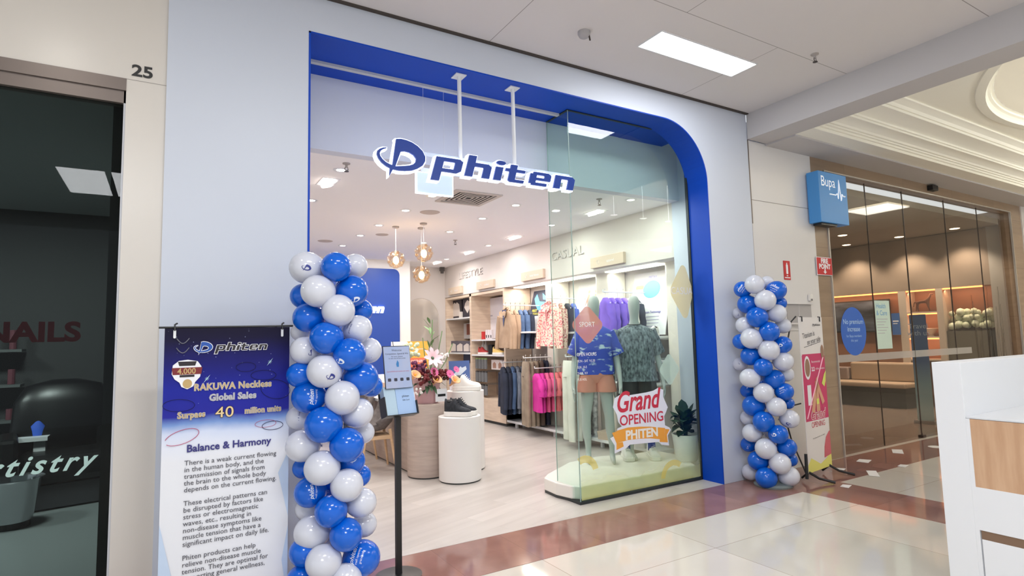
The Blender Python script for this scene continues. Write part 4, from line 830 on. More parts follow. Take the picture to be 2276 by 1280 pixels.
# sign boxes and raised words on the fascia
beige = M('sign_beige', (206, 188, 168), .5)
for ya, yb, s_, l in ((7.43, 6.78, 'LIFESTYLE', 'beige header box nearest the back corner'), (6.07, 5.38, 'HEALTHCARE', 'beige header box over the second cabinet bay'), (4.36, 3.66, 'BODY CARE', 'beige header box above the blue foot board'), (2.40, 1.68, 'APPAREL', 'beige header box reading apparel, seen through the window')):
    t = thing('header_box', l, 'sign', (XW - .05, ya, 2.62), FACE_LEFT, 'header boxes on the fascia'); w_ = ya - yb
    b = B(); b.box(0, w_, 0, .155, -.05, 0); b.make('box', beige, t, bevel=.004)
    b = B(); b.text({'LIFESTYLE': 'lifestyle', 'HEALTHCARE': 'necklace', 'BODY CARE': 'body fatness', 'APPAREL': 'apparel'}[s_], .055, w_ * .62, .055, .002); b.tube([(w_ * .25 + .025 * math.cos(q), .075 + .025 * math.sin(q), .002) for q in [2 * PI * i / 16 for i in range(16)]], .002, 4, closed=True); b.make('lettering', wh, t)
for txt, ya, z, w_, l in (('LIFESTYLE', 6.96, 2.93, 1.08, 'raised white LIFESTYLE letters on the upper wall'), ('CASUAL', 3.46, 2.88, .86, 'raised white CASUAL letters on the upper wall')):
    b = B(); b.text(txt, .19, 0, 0, 0, 'LEFT', ext=.008); wd = max(v.co.x for v in b.bm.verts); bmesh.ops.transform(b.bm, matrix=Matrix.Diagonal((w_ / wd, 1, 1, 1)), verts=b.bm.verts[:])
    tag(b.make('wall_lettering', M('raised_letter', (205, 200, 196), .5), None, (XW - .012, ya, z), FACE_LEFT), l, 'lettering', 'raised wall words')
# low shelves, bench and frames in the bays
for ya, yb, z, xf, l in ((4.02, 4.72, 1.735, 5.30, 'white shelf under the blue foot board'), (2.74, 3.62, 1.70, 5.40, 'white shelf under the board with two figures'), (1.30, 2.30, 1.60, 5.45, 'white shelf under the blue disc board'), (1.30, 2.3, 1.28, 5.5, 'second shoe shelf under the blue disc board'), (1.30, 2.3, .98, 5.5, 'third shoe shelf under the blue disc board')):
    t = thing('wall_shelf', l, 'shelf', (xf, ya, z)); b = B(); b.box(0, 6.04 - xf, 0, yb - ya, -.03, 0); b.make('board', white, t, bevel=.003)
    for yy in (.03, yb - ya - .05): b = B(); b.prism([(0.05, -.03), (6.04 - xf, -.03), (6.04 - xf, -.2), (.5, -.06)], yy, yy + .012, Matrix(((1, 0, 0, 0), (0, 0, 1, 0), (0, 1, 0, 0), (0, 0, 0, 1)))); b.make('bracket', white, t)
t = thing('low_bench', 'long low white bench board along the foot of the wall bays', 'bench', (5.42, 1.2, 0))
b = B(); b.box(0, .28, 0, 3.8, .10, .14); b.make('top', white, t)
for yy in (0.1, 1.2, 2.4, 3.6): b = B(); b.box(.08, .12, yy, yy + .04, .003, .10); b.box(.23, .27, yy, yy + .04, .003, .10); b.make('leg', white, t)
# shoes on the shelves, shoe boxes on the bench
gshoe = M('shoe_lightgrey', (196, 196, 192), .6); kshoe = M('shoe_dark', (58, 62, 70), .6)
for i, (x, y, z, m_, l) in enumerate(((5.62, 1.45, 1.281, gshoe, 'pale grey trainer nearest the window jamb, middle shelf'), (5.62, 1.68, 1.281, shoe_w, 'white trainer second on the middle shelf'), (5.62, 1.92, 1.281, gshoe, 'grey trainer third on the middle shelf'), (5.62, 1.45, .981, kshoe, 'dark trainer nearest the window jamb, low shelf'), (5.62, 1.70, .981, gshoe, 'grey trainer second on the low shelf'), (5.62, 1.95, .981, shoe_w, 'white trainer third on the low shelf'), (5.6, 1.40, 1.601, gshoe, 'pale grey trainer under the blue disc board'))):
    t = thing('trainer', l, 'shoe', (x, y, z), math.radians(-75), 'trainers on the wall shelves'); shoe_parts(t, m_, shoe_w if m_ is not kshoe else kshoe, .28)
for i, (x, y, c, l) in enumerate(((5.58, 1.55, (232, 230, 226), 'white shoe box on the bench near the plant'), (5.58, 1.9, (40, 42, 50), 'dark shoe box next to the white one'), (5.58, 2.3, (196, 178, 160), 'kraft shoe box on the bench behind the mannequins'))):
    t = thing('shoe_box', l, 'box', (x, y, .141), (0, 0, .1 * i), 'shoe boxes on the bench'); b = B(); b.box(-.16, .16, -.11, .11, 0, .09); b.make('box', M('box%d' % i, c, .6), t); b = B(); b.box(-.165, .165, -.115, .115, .085, .115); b.make('lid', M('box%d' % i), t)
# cabinet contents
def boxy(name, label, cat, x, y, z, w_, h, d, col, group=None, rz=0, front=None):
    t = thing(name, label, cat, (x, y, z + .001), (PI / 2, 0, -PI / 2 + rz), group); b = B(); b.box(-w_ / 2, w_ / 2, 0, h, -d, 0); b.make('case', M('c%d_%d_%d' % col, col, .55), t, bevel=.003)
    if front: b = B(); b.prism(front[0], .0015, .0015); b.make('print', front[1], t)
    return t
prt = M('print_cream', (214, 204, 196), .6)
def upright(name, label, cat, u0, u1, v0, v1, X, col, group=None, front=None, d=.04, zb=None, rz=0):
    """carton or card standing on a shelf, facing the aisle; front: (outline in 0..1, material)"""
    a, c = at(u0, (v0 + v1) / 2, 0, X), at(u1, (v0 + v1) / 2, 0, X); z1, z0 = at((u0 + u1) / 2, v0, 0, X).z, at((u0 + u1) / 2, v1, 0, X).z
    z0 = zb if zb is not None else z0; w_, h = a.y - c.y, z1 - z0
    t = thing(name, label, cat, (X, a.y, z0 + .001), (PI / 2, 0, -PI / 2 + rz), group); b = B(); b.box(0, w_, 0, h, -d, 0); b.make('case', M('c%d_%d_%d' % col, col, .55), t, bevel=.003)
    if front:
        b = B(); [b.prism([(x * w_, y * h) for x, y in poly], .0015, .0015) for poly in front[0]]; b.make('print', front[1], t)
    return t
JK = [(.1, .1), (.2, .7), (.4, .82), (.5, .74), (.6, .82), (.8, .7), (.9, .1), (.7, .12), (.3, .12)]; SQ = lambda a, c, d, e: [(a, c), (d, c), (d, e), (a, e)]
upright('picture_box', 'dark picture panel of a white jacket, top cabinet shelf near the corner', 'box', 1001, 1026, 664, 705, 5.62, (44, 40, 50), 'cabinet pictures', ([JK], prt), zb=2.10)
upright('picture_box', 'dark picture panel of a folded cloth, top cabinet shelf', 'box', 1029, 1049, 660, 704, 5.58, (46, 42, 54), 'cabinet pictures', ([[(.15, .5), (.5, .2), (.9, .55), (.8, .75), (.5, .85), (.25, .7)]], prt), zb=2.10)
upright('bottle_box', 'small white carton in front of the jacket picture', 'box', 1020, 1025, 693, 705, 5.54, (222, 214, 206), zb=2.10)
upright('info_panel', 'white info panel with a red-brown photo, middle cabinet shelf', 'poster', 1014, 1050, 719, 753, 5.88, (220, 218, 220), None, ([SQ(.66, .25, .98, .95)], M('print_redbrown', (150, 92, 78), .6)), d=.02)
for i, (u0, u1) in enumerate(((998, 1010), (1013, 1025), (1028, 1040), (1042, 1050))): upright('product_box', ['grey carton with white print nearest the corner', 'second grey carton on the lower cabinet shelf', 'third grey carton on the lower cabinet shelf', 'grey carton next to the oak divider'][i], 'box', u0, u1, 758, 781, 5.54, (92, 88, 98), 'grey cartons on the cabinet shelf', ([[(.15, .1), (.9, .1), (.9, .7), (.6, .8), (.15, .6)]], prt), zb=1.35, rz=.2)
upright('folded_pack', 'navy folded pack in the lower cabinet bay', 'pack', 1030, 1049, 784, 801, 5.66, (36, 48, 82), d=.2, zb=1.12); upright('folded_pack', 'white folded pack beneath the navy pack', 'pack', 1028, 1049, 802, 865, 5.66, (214, 210, 210), d=.2, zb=.462)
upright('info_panel', 'tall white info panel in the second cabinet bay', 'poster', 1076, 1120, 662, 751, 5.90, (222, 218, 222), None, ([SQ(.05, .55, .45, .58), SQ(.05, .48, .8, .485), SQ(.1, .05, .25, .09)], M('grey_print', (168, 164, 176), .5)), d=.02, zb=1.632)
upright('red_canister', 'small red canister on the upper cabinet shelf', 'bottle', 1070, 1075, 737, 752, 5.6, (190, 44, 46), zb=1.62)
for i in range(3): upright('necklace_pack', ['white pack with dark pendant next to the red canister', 'middle white pack with dark pendant', 'white pack with dark pendant nearest the tan jacket'][i], 'pack', 1079 + 5 * i, 1083 + 5 * i, 733, 751, 5.62, (222, 214, 216), 'necklace packs', ([SQ(.25, .15, .75, .45)], dk), zb=1.62)
for i in range(4):
    p = at(1062 + 6 * i, 770, 0, 5.68); t = thing('spray_bottle', ['white bottle nearest the divider, lower shelf', 'second white bottle from the divider', 'third white bottle from the divider', 'fourth white bottle from the divider'][i], 'bottle', (5.68, p.y, 1.321), 0, 'white bottles in the cabinet')
    b = B(); b.lathe([(0, 0), (.035, 0), (.035, .18), (.014, .22), (.014, .23)], 14); b.make('bottle', shoe_w, t); b = B(); b.cyl(.016, .23, .27, 10); b.make('cap', prt, t)
t = thing('trainer', 'red and white trainer on the lower cabinet shelf', 'shoe', (5.54, at(1075, 786, 0, 5.54).y, 1.321), math.radians(10)); shoe_parts(t, M('shoe_red', (176, 52, 50), .6), shoe_w, .3)
t = thing('drink_tin', 'black tin beside the red trainer', 'tin', (5.54, at(1092, 780, 0, 5.54).y, 1.321)); b = B(); b.cyl(.06, 0, .17, 20, bev=.006); b.make('tin', black, t); b = B(); b.cyl(.062, .17, .19, 20); b.make('lid', black, t)
t = thing('trainer', 'yellow and white trainer beside the black tin', 'shoe', (5.54, at(1108, 784, 0, 5.54).y, 1.321), math.radians(10)); shoe_parts(t, M('shoe_yellow', (226, 190, 110), .6), shoe_w, .3)
for r in range(3):
    for c in range(4):
        p = at(1061 + 6.5 * c, 810, 0, 5.52); q = thing('sock_pack', 'grey sock pack on hook, %s row, %s from the divider' % (['upper', 'middle', 'lowest'][r], ['first', 'second', 'third', 'fourth'][c]), 'pack', (5.52, p.y, [1.03, .77, .51][r]), (PI / 2, 0, -PI / 2), 'sock packs hanging in the cabinet')
        b = B(); b.prism(rrect(-.05, .05, 0, .19, .012), 0, .02); b.make('pack', M('sock_grey', (112, 114, 116), .6), q); b = B(); b.box(-.05, .05, .19, .215, 0, .018); b.make('header_card', [M('card_lime', (150, 180, 110), .6), M('card_dark', (52, 50, 50), .6), black][r], q)
        b = B(); b.tube([(0, .205, -.5), (0, .205, .03)], .004, 5); b.make('hook', steel, q)
upright('insole_box', 'white box with two peach insole prints beside the sock packs', 'box', 1092, 1121, 800, 822, 5.58, (226, 216, 212), None, ([[(.12, .15), (.12, .6), (.25, .8), (.38, .6), (.38, .15)], [(.55, .15), (.55, .6), (.68, .8), (.8, .6), (.8, .15)]], M('print_tan', (170, 130, 112), .5)), d=.1)

# ---------------------------------------------------------------- plinths and counter
def plinth(cx, cy, r, h, mat, label, name='display_plinth'):
    t = thing(name, label, 'plinth', (cx, cy, 0)); b = B(); b.cyl(r, .018, h, 64, bev=.004); b.make('drum', mat, t, smooth=True, sharp=40); b = B(); b.cyl(r - .012, .003, .018, 48); b.make('foot_ring', M('plinth_dark'), t); return t
plinth(2.975, 1.905, .245, .735, whitem, 'short white round plinth carrying the black shoes'); plinth(3.30, 2.40, .235, .975, whitem, 'taller white round plinth carrying the white shoes')
ash = noisy('grey_wood_wrap', (170, 154, 144), (190, 174, 162), 3, .6, (1, 1, 9), 5, .3, .7)
t = plinth(2.76, 2.36, .24, .86, ash, 'grey wood-grain drum at the end of the counter holding the flowers', 'counter_drum')
for j, (dx, dy, rz) in enumerate(((-.055, -.03, 40), (.05, .04, 46))):
    q = thing('trainer', 'black high-backed trainer, %s of the pair on the short plinth' % ('left one' if j == 0 else 'right one'), 'shoe', (2.975 + dx, 1.86 + dy, .737), math.radians(rz), 'black pair'); shoe_parts(q, shoe_k, shoe_w, .32, shoe_k, 1.25)
for j, (dx, dy, rz) in enumerate(((-.03, -.06, 58), (.04, .055, 64))):
    q = thing('trainer', 'white trainer, %s of the pair on the taller plinth' % ('front one' if j == 0 else 'rear one'), 'shoe', (3.30 + dx, 2.36 + dy, .977), math.radians(rz), 'white pair'); shoe_parts(q, shoe_w, shoe_w, .34, shoe_w, 1.15)
t = thing('shoe_poster', 'small blue poster of a white shoe standing behind the white trainers', 'poster', (3.13, 2.50, .977), (PI / 2 - .1, 0, -.25)); b = B(); b.box(0, .27, 0, .37, -.006, 0); b.make('card', M('poster_navy', (70, 92, 146), .5), t)
b = B(); b.prism([(.04, .17), (.05, .20), (.10, .24), (.15, .30), (.17, .28), (.22, .30), (.23, .26), (.15, .19), (.08, .15)], .001, .001); b.make('shoe_print', M('print_pale', (200, 206, 216), .5), t); b = B(); b.box(.0, .27, .0, .07, 0, .002); b.box(.02, .2, .1, .108, 0, .002); b.make('caption', wh, t)
t = thing('service_counter', 'long low counter with grey wood side and white top behind the chairs', 'counter', (2.95, 4.2, 0))
b = B(); b.box(-.34, .34, -1.62, 1.6, .02, .79); b.make('body', ash, t); b = B(); b.box(-.38, .38, -1.60, 1.65, .79, .83); b.make('top', white, t); b = B(); b.box(-.32, .32, -1.58, 1.58, .003, .02); b.make('plinth', M('plinth_dark'), t)
# boxes and cards on the counter
for i, (x, y, w_, h, c, l) in enumerate(((2.68, 3.2, .3, .10, (232, 228, 226), 'white carton on the counter behind the leaflet stand'), (2.72, 3.65, .22, .22, (226, 196, 176), 'peach and white carton on the counter'), (2.7, 4.1, .3, .3, (228, 226, 226), 'tall white carton at the back of the counter'))):
    t = thing('carton', l, 'box', (x, y, .831), .2, 'cartons on the counter'); b = B(); b.box(-w_ / 2, w_ / 2, -.1, .1, 0, h); b.make('case', M('ct%d' % i, c, .6), t); b = B(); b.box(-w_ / 2 - .002, w_ / 2 + .002, -.102, .102, h * .4, h * .5); b.make('band', M('ct_band', (196, 150, 130), .6), t)
p = at(927, 770, 1, 3.0); t = thing('orange_poster', 'yellow-orange poster held upright behind the flowers', 'poster', (p.x - .14, 3.0, 1.25), (PI / 2, 0, 0)); b = B(); b.box(0, .30, 0, .36, 0, .004); b.make('sheet', M('poster_orange', (238, 176, 72), .5), t)
b = B(); b.prism([(.04, .0), (.27, .0), (.27, .14), (.04, .14)], .005, .005); b.make('red_block', M('poster_coral', (232, 116, 82), .5), t); b = B(); b.text('OPENING', .05, .155, .08, .006); b.text('congratulations', .03, .15, .25, .006); b.make('lettering', wh, t); b = B(); b.tube([(.03, .36, 0), (.03, -.37, -.02)], .005, 6); b.tube([(.27, .36, 0), (.27, -.37, -.02)], .005, 6); b.make('stand', black, t)
p = at(890, 770, 1, 3.1); t = thing('white_poster', 'white sheet on a stand beside the orange poster', 'poster', (p.x - .13, 3.1, 1.25), (PI / 2, 0, 0)); b = B(); b.box(0, .24, 0, .36, 0, .004); b.make('sheet', paper, t); b = B(); b.tube([(.02, .37, .006), (.08, 0, .006)], .004, 6); b.tube([(.2, 0, 0), (.2, -.38, 0)], .005, 6); b.make('stand', black, t)

# chairs
fab = noisy('chair_grey', (106, 100, 98), (122, 116, 113), 30, .9); leg_w = noisy('beech', (206, 172, 134), (220, 188, 152), 3, .5, (1, 1, 5))
def chair():
    t = thing('dining_chair', 'grey shell chair with beech legs beside the leaflet stand', 'chair', (2.33, 3.05, 0), math.radians(-95), 'chairs at the counter')
    b = B(); n = 14; rows = []
    for (z, ry, wv, yb) in ((.47, .20, .21, -.20), (.50, .05, .24, .0), (.52, 0, .245, .12), (.60, 0, .25, .20), (.74, 0, .24, .235), (.86, 0, .20, .26), (.90, 0, .14, .265)):
        row = []
        for i in range(n + 1):
            a = -1 + 2 * i / n; row.append((wv * a, yb - (.16 * abs(a) ** 2.2 if z > .51 else .02 * abs(a)), z + (.0 if z > .6 else .09 * abs(a) ** 3)))
        rows.append(row)
    vs = [v for r in rows for v in r]; b.raw(vs, [(r * (n + 1) + i, r * (n + 1) + i + 1, (r + 1) * (n + 1) + i + 1, (r + 1) * (n + 1) + i) for r in range(len(rows) - 1) for i in range(n)])
    o = b.make('seat_shell', fab, t, smooth=True, sharp=180); s = o.modifiers.new('solid', 'SOLIDIFY'); s.thickness = .03; s.offset = 0
    b = B(); b.box(-.19, .19, -.17, .17, .40, .445); b.make('seat_frame', leg_w, t)
    for sx in (-1, 1):
        for sy in (-1, 1): b = B(); b.tube([(sx * .17, sy * .15, .46 if sy < 0 else .52), (sx * .22, sy * .22, .003)], [.02, .013], 10); b.make('leg', leg_w, t)
    return t
c0 = chair(); dup(c0, (2.30, 3.85, 0), math.radians(-80), 'grey shell chair farther back, half hidden by the balloons')
# rear: blue wall panel, lit word, arch mirror
b = B(); b.prism(rrect(1.6, 4.09, .02, 3.09, .12), -.0, .03, Matrix(((1, 0, 0, 0), (0, 0, -1, 6.975), (0, 1, 0, 0), (0, 0, 0, 1)))); tag(b.make('blue_wall_panel', M('panel_blue', (34, 72, 158), .45)), 'tall blue rounded panel behind the counter', 'panel')
t = thing('lit_word', 'glowing white brand word on the blue panel', 'sign', (3.0, 6.94, 2.2), FACE_OUT); b = B(); word(b, -.05, 0, .78, .12, 0, .02, .008); b.make('letters', glow, t)
b = B(); arch = [(4.45, .02), (5.27, .02), (5.27, 2.15)] + [(4.86 + .41 * math.cos(q), 2.15 + .41 * math.sin(q)) for q in [PI * i / 20 for i in range(1, 20)]] + [(4.45, 2.15)]; YM = Matrix(((1, 0, 0, 0), (0, 0, -1, 7.715), (0, 1, 0, 0), (0, 0, 0, 1)))
t = thing('arch_mirror', 'tall arched mirror on the back wall beside the cabinet', 'mirror', (0, 0, 0)); b.prism(arch, 0, .015, YM); b.make('glass', M('mirror', (206, 199, 190), .1, metal=.3), t)
b = B(); b.tube([(x, 7.70, z) for x, z in arch], .008, 6, closed=True); b.make('rim', M('rim', (205, 196, 188), .4), t)
b = B(); b.box(-.05, .05, -.03, .03, 0, .09); b.cyl(.035, -.05, 0, 14); tag(b.make('security_camera', M('cam_body', (90, 86, 84), .5), None, (5.34, 7.62, 3.18)), 'small dark camera high in the back corner', 'camera')

# flowers on the drum
t = thing('flower_vase', 'pale pink wrapped vase with a white card, on the grey drum', 'vase', (2.76, 2.36, .861)); b = B(); b.lathe([(0, 0), (.13, 0), (.14, .02), (.16, .22), (.19, .30), (.17, .29), (.14, .2), (0, .2)], 26); b.make('wrap', M('wrap_pink', (198, 158, 160), .6), t, smooth=True)
b = B(); b.box(.04, .19, -.17, -.165, .02, .17); lab(b.make('card', paper, t), 'white card with black emblem'); b = B(); b.box(.07, .17, -.172, -.171, .08, .11); b.make('card_print', black, t)
leafm = noisy('leaf_green', (52, 84, 58), (92, 120, 86), 8, .6); pinkf = M('gerbera_pink', (224, 110, 160), .6); lilyf = M('lily_pink', (232, 190, 196), .6); callaf = M('calla_orange', (232, 176, 130), .6); plum = noisy('plum_flower', (84, 34, 60), (120, 52, 96), 20, .7); deepred = noisy('deep_red_flower', (92, 24, 30), (120, 36, 40), 20, .7); palef = noisy('pale_green_flower', (206, 214, 180), (226, 230, 206), 14, .7)
def fl(name, label, loc, mat, petals, r, cup, wdt, core=None, group='flowers in the vase', tilt=(1.1, 0, .2), cmat=None):
    t = thing(name, label, 'flower', loc, tilt, group); b = B()
    for i in range(petals):
        a = 2 * PI * i / petals; ca, sa = math.cos(a), math.sin(a); pts = []
        for f, w_, z in ((.08, .3, 0), (.4, 1, cup * .5), (.75, .85, cup * .8), (1, .12, cup * .7)): pts.append((f * r, w_ * wdt, z))
        vs = [(x * ca - s * w2 * sa, x * sa + s * w2 * ca, z + (.0 if s == 0 else .004)) for x, w2, z in pts for s in (-1, 0, 1)]
        b.raw(vs, [(3 * k_ + j, 3 * k_ + j + 1, 3 * k_ + 4 + j, 3 * k_ + 3 + j) for k_ in range(3) for j in (0, 1)])
    b.make('petals', mat, t, smooth=True, sharp=180); b = B(); b.ball(r * (core or .16), (0, 0, .004), 10); b.make('centre', cmat or leafm, t)
    b = B(); q = (Vector((2.76, 2.36, 1.0)) - Vector(loc)); q = Euler(tilt).to_matrix().inverted() @ q; b.tube([(0, 0, 0), (q.x * .4, q.y * .4, q.z * .4 - .01), q], .004, 5); b.make('stem', leafm, t)
VX, VY = 2.76, 2.30
fl('lily', 'large pale pink star lily at the top of the bouquet', (VX - .0, VY - .12, 1.40), lilyf, 8, .14, .045, .03)
fl('gerbera', 'bright pink gerbera under the lily', (VX + .0, VY - .17, 1.24), pinkf, 14, .06, .01, .014, cmat=M('core_pink', (190, 70, 110), .6))
fl('gerbera', 'pink gerbera at the bouquet side nearest the shoes', (VX + .22, VY - .14, 1.20), pinkf, 14, .06, .01, .014, cmat=M('core_pink'))
fl('gerbera', 'small pink gerbera on the outer edge beside the shoe poster', (VX + .33, VY - .08, 1.25), pinkf, 12, .045, .01, .012, cmat=M('core_pink'))
for l, x, z in (('orange calla lily by the leaflet stand', -.24, 1.21), ('orange calla lily under the gerbera', .03, 1.14), ('orange calla lily low beside the white card', .27, 1.12)):
    t = thing('calla_lily', l, 'flower', (VX + x, VY - .16, z), (.9, .1, .3), 'flowers in the vase'); b = B(); b.lathe([(.008, -.1), (.018, -.04), (.035, .0), (.06, .03), (.05, .032), (.02, 0), (.0, -.03)], 18, sx=1.2); b.make('cup', callaf, t, smooth=True, sharp=180); b = B(); b.ball(.012, (0, 0, .01), 8, (1, 1, 2.5)); b.make('spadix', M('spadix', (230, 190, 80), .6), t)
def blob(name, label, loc, mat, r, n, s, kind='thing'):
    b = B(); rr = random.Random(n + int(loc[2] * 100))
    for i in range(n): a, q = rr.random() * 6.28, rr.random(); d = r * q ** .5; b.ball(s * (.7 + .6 * rr.random()), (math.cos(a) * d, math.sin(a) * d * .7, (rr.random() - .5) * r * 1.3), 8)
    return tag(b.make(name, mat, None, loc, smooth=True, sharp=180), label, 'flower', 'flowers in the vase')
blob('plum_flower_cluster', 'dark plum flower cluster left of the lily', (VX - .14, VY - .05, 1.30), plum, .1, 34, .022); blob('deep_red_cluster', 'deep red cluster in the middle of the bouquet', (VX - .04, VY - .1, 1.17), deepred, .13, 44, .022); blob('deep_red_cluster', 'deep red cluster between the pink gerberas', (VX + .14, VY - .08, 1.2), deepred, .09, 26, .022)
blob('pale_flower_spray', 'pale green-white flower spray by the orange poster', (VX - .22, VY + .0, 1.50), palef, .12, 36, .022); blob('white_flower_spray', 'white flower spray above the gerberas', (VX + .2, VY + .05, 1.40), M('white_flower', (232, 226, 220), .6), .1, 20, .018); blob('white_flower_spray', 'small white flowers low at the bouquet edge', (VX - .18, VY - .14, 1.02), M('white_flower'), .05, 8, .014)
def leafset(name, label, cat, origin, specs, mat, group=None, stem=None):
    t = thing(name, label, cat, origin, 0, group)
    b = B()
    for az, el, L, w_, droop, bz in specs:
        d = Vector((math.cos(az) * math.cos(el), math.sin(az) * math.cos(el), math.sin(el))); sd = Vector((-math.sin(az), math.cos(az), 0)); vs = []
        for f, ww in ((0, .06), (.25, .75), (.5, 1), (.75, .75), (1, .02)):
            c = d * (L * f) + Vector((0, 0, bz - droop * f * f))
            for s in (-1, 0, 1): vs.append(c + sd * (s * w_ * ww) + Vector((0, 0, abs(s) * w_ * ww * .25)))
        b.raw(vs, [(3 * k_ + j, 3 * k_ + j + 1, 3 * k_ + 4 + j, 3 * k_ + 3 + j) for k_ in range(4) for j in (0, 1)])
    b.make('foliage', mat, t, smooth=True, sharp=180)
    if stem:
        b = B()
        for q in stem: b.tube(q, .006, 5)
        b.make('stems', mat, t)
    return t
rr = random.Random(3)
leafset('bouquet_foliage', 'green leaves around the base of the bouquet', 'foliage', (VX, VY, 1.08), [(rr.random() * 6.28, rr.uniform(-.2, .7), rr.uniform(.13, .25), .032, rr.uniform(.03, .12), rr.uniform(-.02, .12)) for _ in range(46)], leafm, 'flowers in the vase')
leafset('bouquet_branch', 'tall green branches rising behind the lily', 'foliage', (VX + .05, VY + .05, 1.15), [(1.2 + .9 * i, .9 - .15 * (i % 3), .12 + .03 * (i % 2), .014 + .006 * (i % 3), 0, .22 + .045 * i) for i in range(11)], M('branch_green', (110, 140, 90), .6), 'flowers in the vase', [[(0, 0, 0), (.02, 0, .35), (.03, 0, .72)], [(.02, 0, 0), (.1, 0, .3), (.16, 0, .58)], [(0, 0, 0), (-.08, 0, .3), (-.1, 0, .5)], [(.05, 0, 0), (.2, 0, .2), (.3, 0, .42)]])
# potted plant at the jamb
PX, PY = 5.25, .57
t = leafset('potted_plant', 'dark green leafy plant in a white pot at the window corner', 'plant', (PX, PY, .156), [(rr.random() * 6.28, rr.uniform(.15, 1.35), rr.uniform(.17, .27), .062, rr.uniform(.0, .14), rr.uniform(.30, .50)) for _ in range(54)], noisy('plant_green', (18, 44, 34), (44, 78, 56), 7, .45), None, [[(.02 * i, .01 * i, .25), (.05 * i, .02 * i, .5)] for i in (-2, -1, 0, 1, 2)])
b = B(); b.lathe([(0, 0), (.11, 0), (.125, .02), (.155, .28), (.16, .30), (.145, .30), (.13, .26), (0, .26)], 32); b.make('pot', whitem, t, smooth=True); b = B(); b.cyl(.13, .24, .265, 20); b.make('soil', M('soil', (60, 46, 38), .9), t)
# ================================================================ CEILING FITTINGS, LIGHT
bulb = M('lamp_lens', (255, 240, 222), .5, emit=14); bulb_s = M('spot_lens', (255, 240, 225), .5, emit=12)
DL = [(1.42, 2.54), (2.60, 1.75), (2.59, 2.58), (2.58, 3.62), (2.57, 4.5), (2.57, 5.54), (3.72, 1.74), (3.71, 2.61), (3.71, 3.67), (3.72, 4.75), (3.74, 6.2), (4.86, .90), (4.86, 2.60), (4.88, 4.58), (4.9, 6.4), (1.42, 1.2), (1.42, 3.7), (1.42, 5.2), (3.72, .95)]
def nth_row(y): return 'near the shop front' if y < 1.3 else ('one row in' if y < 2.1 else ('two rows in' if y < 3 else ('in the middle' if y < 4.2 else ('towards the back' if y < 5.3 else 'near the rear wall'))))
cols = {1: 'over the entrance side', 2: 'over the grey drum line', 3: 'over the centre aisle', 4: 'beside the right-hand clothes wall'}
dl0 = None
for x, y in DL:
    label = 'round glowing ceiling downlight %s, %s' % (cols[int(round(x - .45))], nth_row(y))
    if dl0 is None:
        dl0 = thing('downlight', label, 'ceiling light', (x, y, ZI), 0, 'downlights in the shop ceiling')
        b = B(); b.lathe([(.045, .02), (.045, -.004), (.075, -.004), (.075, .0)], 28); b.make('trim_ring', white, dl0); b = B(); b.cyl(.046, -.002, .012, 24); b.make('lens', bulb, dl0)
    else: dup(dl0, (x, y, ZI), None, label)
    light('AREA', (x, y, ZI - .012), 12.5, (1, .955, .92), .1, name='downlight_beam')
tw0 = None
for i, (x, y, l) in enumerate(((1.41, 1.68, 'twin adjustable ceiling spots over the entrance'), (4.88, 3.68, 'twin adjustable ceiling spots facing the clothes wall, middle'), (4.90, 1.63, 'twin adjustable ceiling spots seen through the window'), (4.91, 5.4, 'twin adjustable ceiling spots over the cabinet, nearer pair'), (4.91, 6.9, 'twin adjustable ceiling spots over the cabinet, rear pair'))):
    if tw0 is None:
        tw0 = thing('twin_spotlight', l, 'ceiling light', (x, y, ZI), .0, 'twin spots'); b = B(); b.box(-.09, .09, -.16, .16, -.004, .002); b.make('frame', white, tw0)
        for yy in (-.075, .075): b = B(); b.lathe([(0, -.03), (.055, -.03), (.06, .0), (0, .001)], 20, Matrix.Translation((0, yy, 0)) @ Matrix.Rotation(-.25, 4, 'Y')); b.make('lamp', bulb_s, tw0)
    else: dup(tw0, (x, y, ZI), None, l)
    L = light('SPOT', (x, y, ZI - .06), 8, (1, .95, .91), .05, spot=2.0, rot=(0, math.radians(-12 if x > 3 else 0), 0), name='spot_beam')
t = thing('air_diffuser', 'square louvred air vent in the shop ceiling behind the sign', 'vent', (3.02, 1.66, ZI)); b = B(); b.ringprism(rrect(-.30, .30, -.30, .30, .01, 2), rrect(-.25, .25, -.25, .25, .008, 2), -.012, .0); b.make('frame', M('vent_frame', (200, 190, 184), .6), t)
b = B(); b.box(-.25, .25, -.25, .25, -.001, .0); b.make('throat_shade', M('vent_shade', (14, 12, 12), .8), t)  # near-black sheet paints the shade between the louvres
b = B()
for i in range(5): r = .235 - .045 * i; b.ringprism(rrect(-r, r, -r, r, .004, 2), rrect(-r + .02, r - .02, -r + .02, r - .02, .004, 2), -.006, -.003)
b.make('louvre', M('vent_frame'), t)
for x, y, r, l in ((2.91, 2.55, .13, 'round flush speaker grille between the downlights'), (2.85, 4.3, .10, 'small round flush speaker farther back'), (2.2, 5.2, .12, 'round flush speaker above the balloon column')): b = B(); b.lathe([(0, -.006), (r * .9, -.006), (r, 0)], 28); tag(b.make('ceiling_speaker', M('speaker_grille', (186, 174, 168), .7), None, (x, y, ZI)), l, 'speaker', 'ceiling speakers')
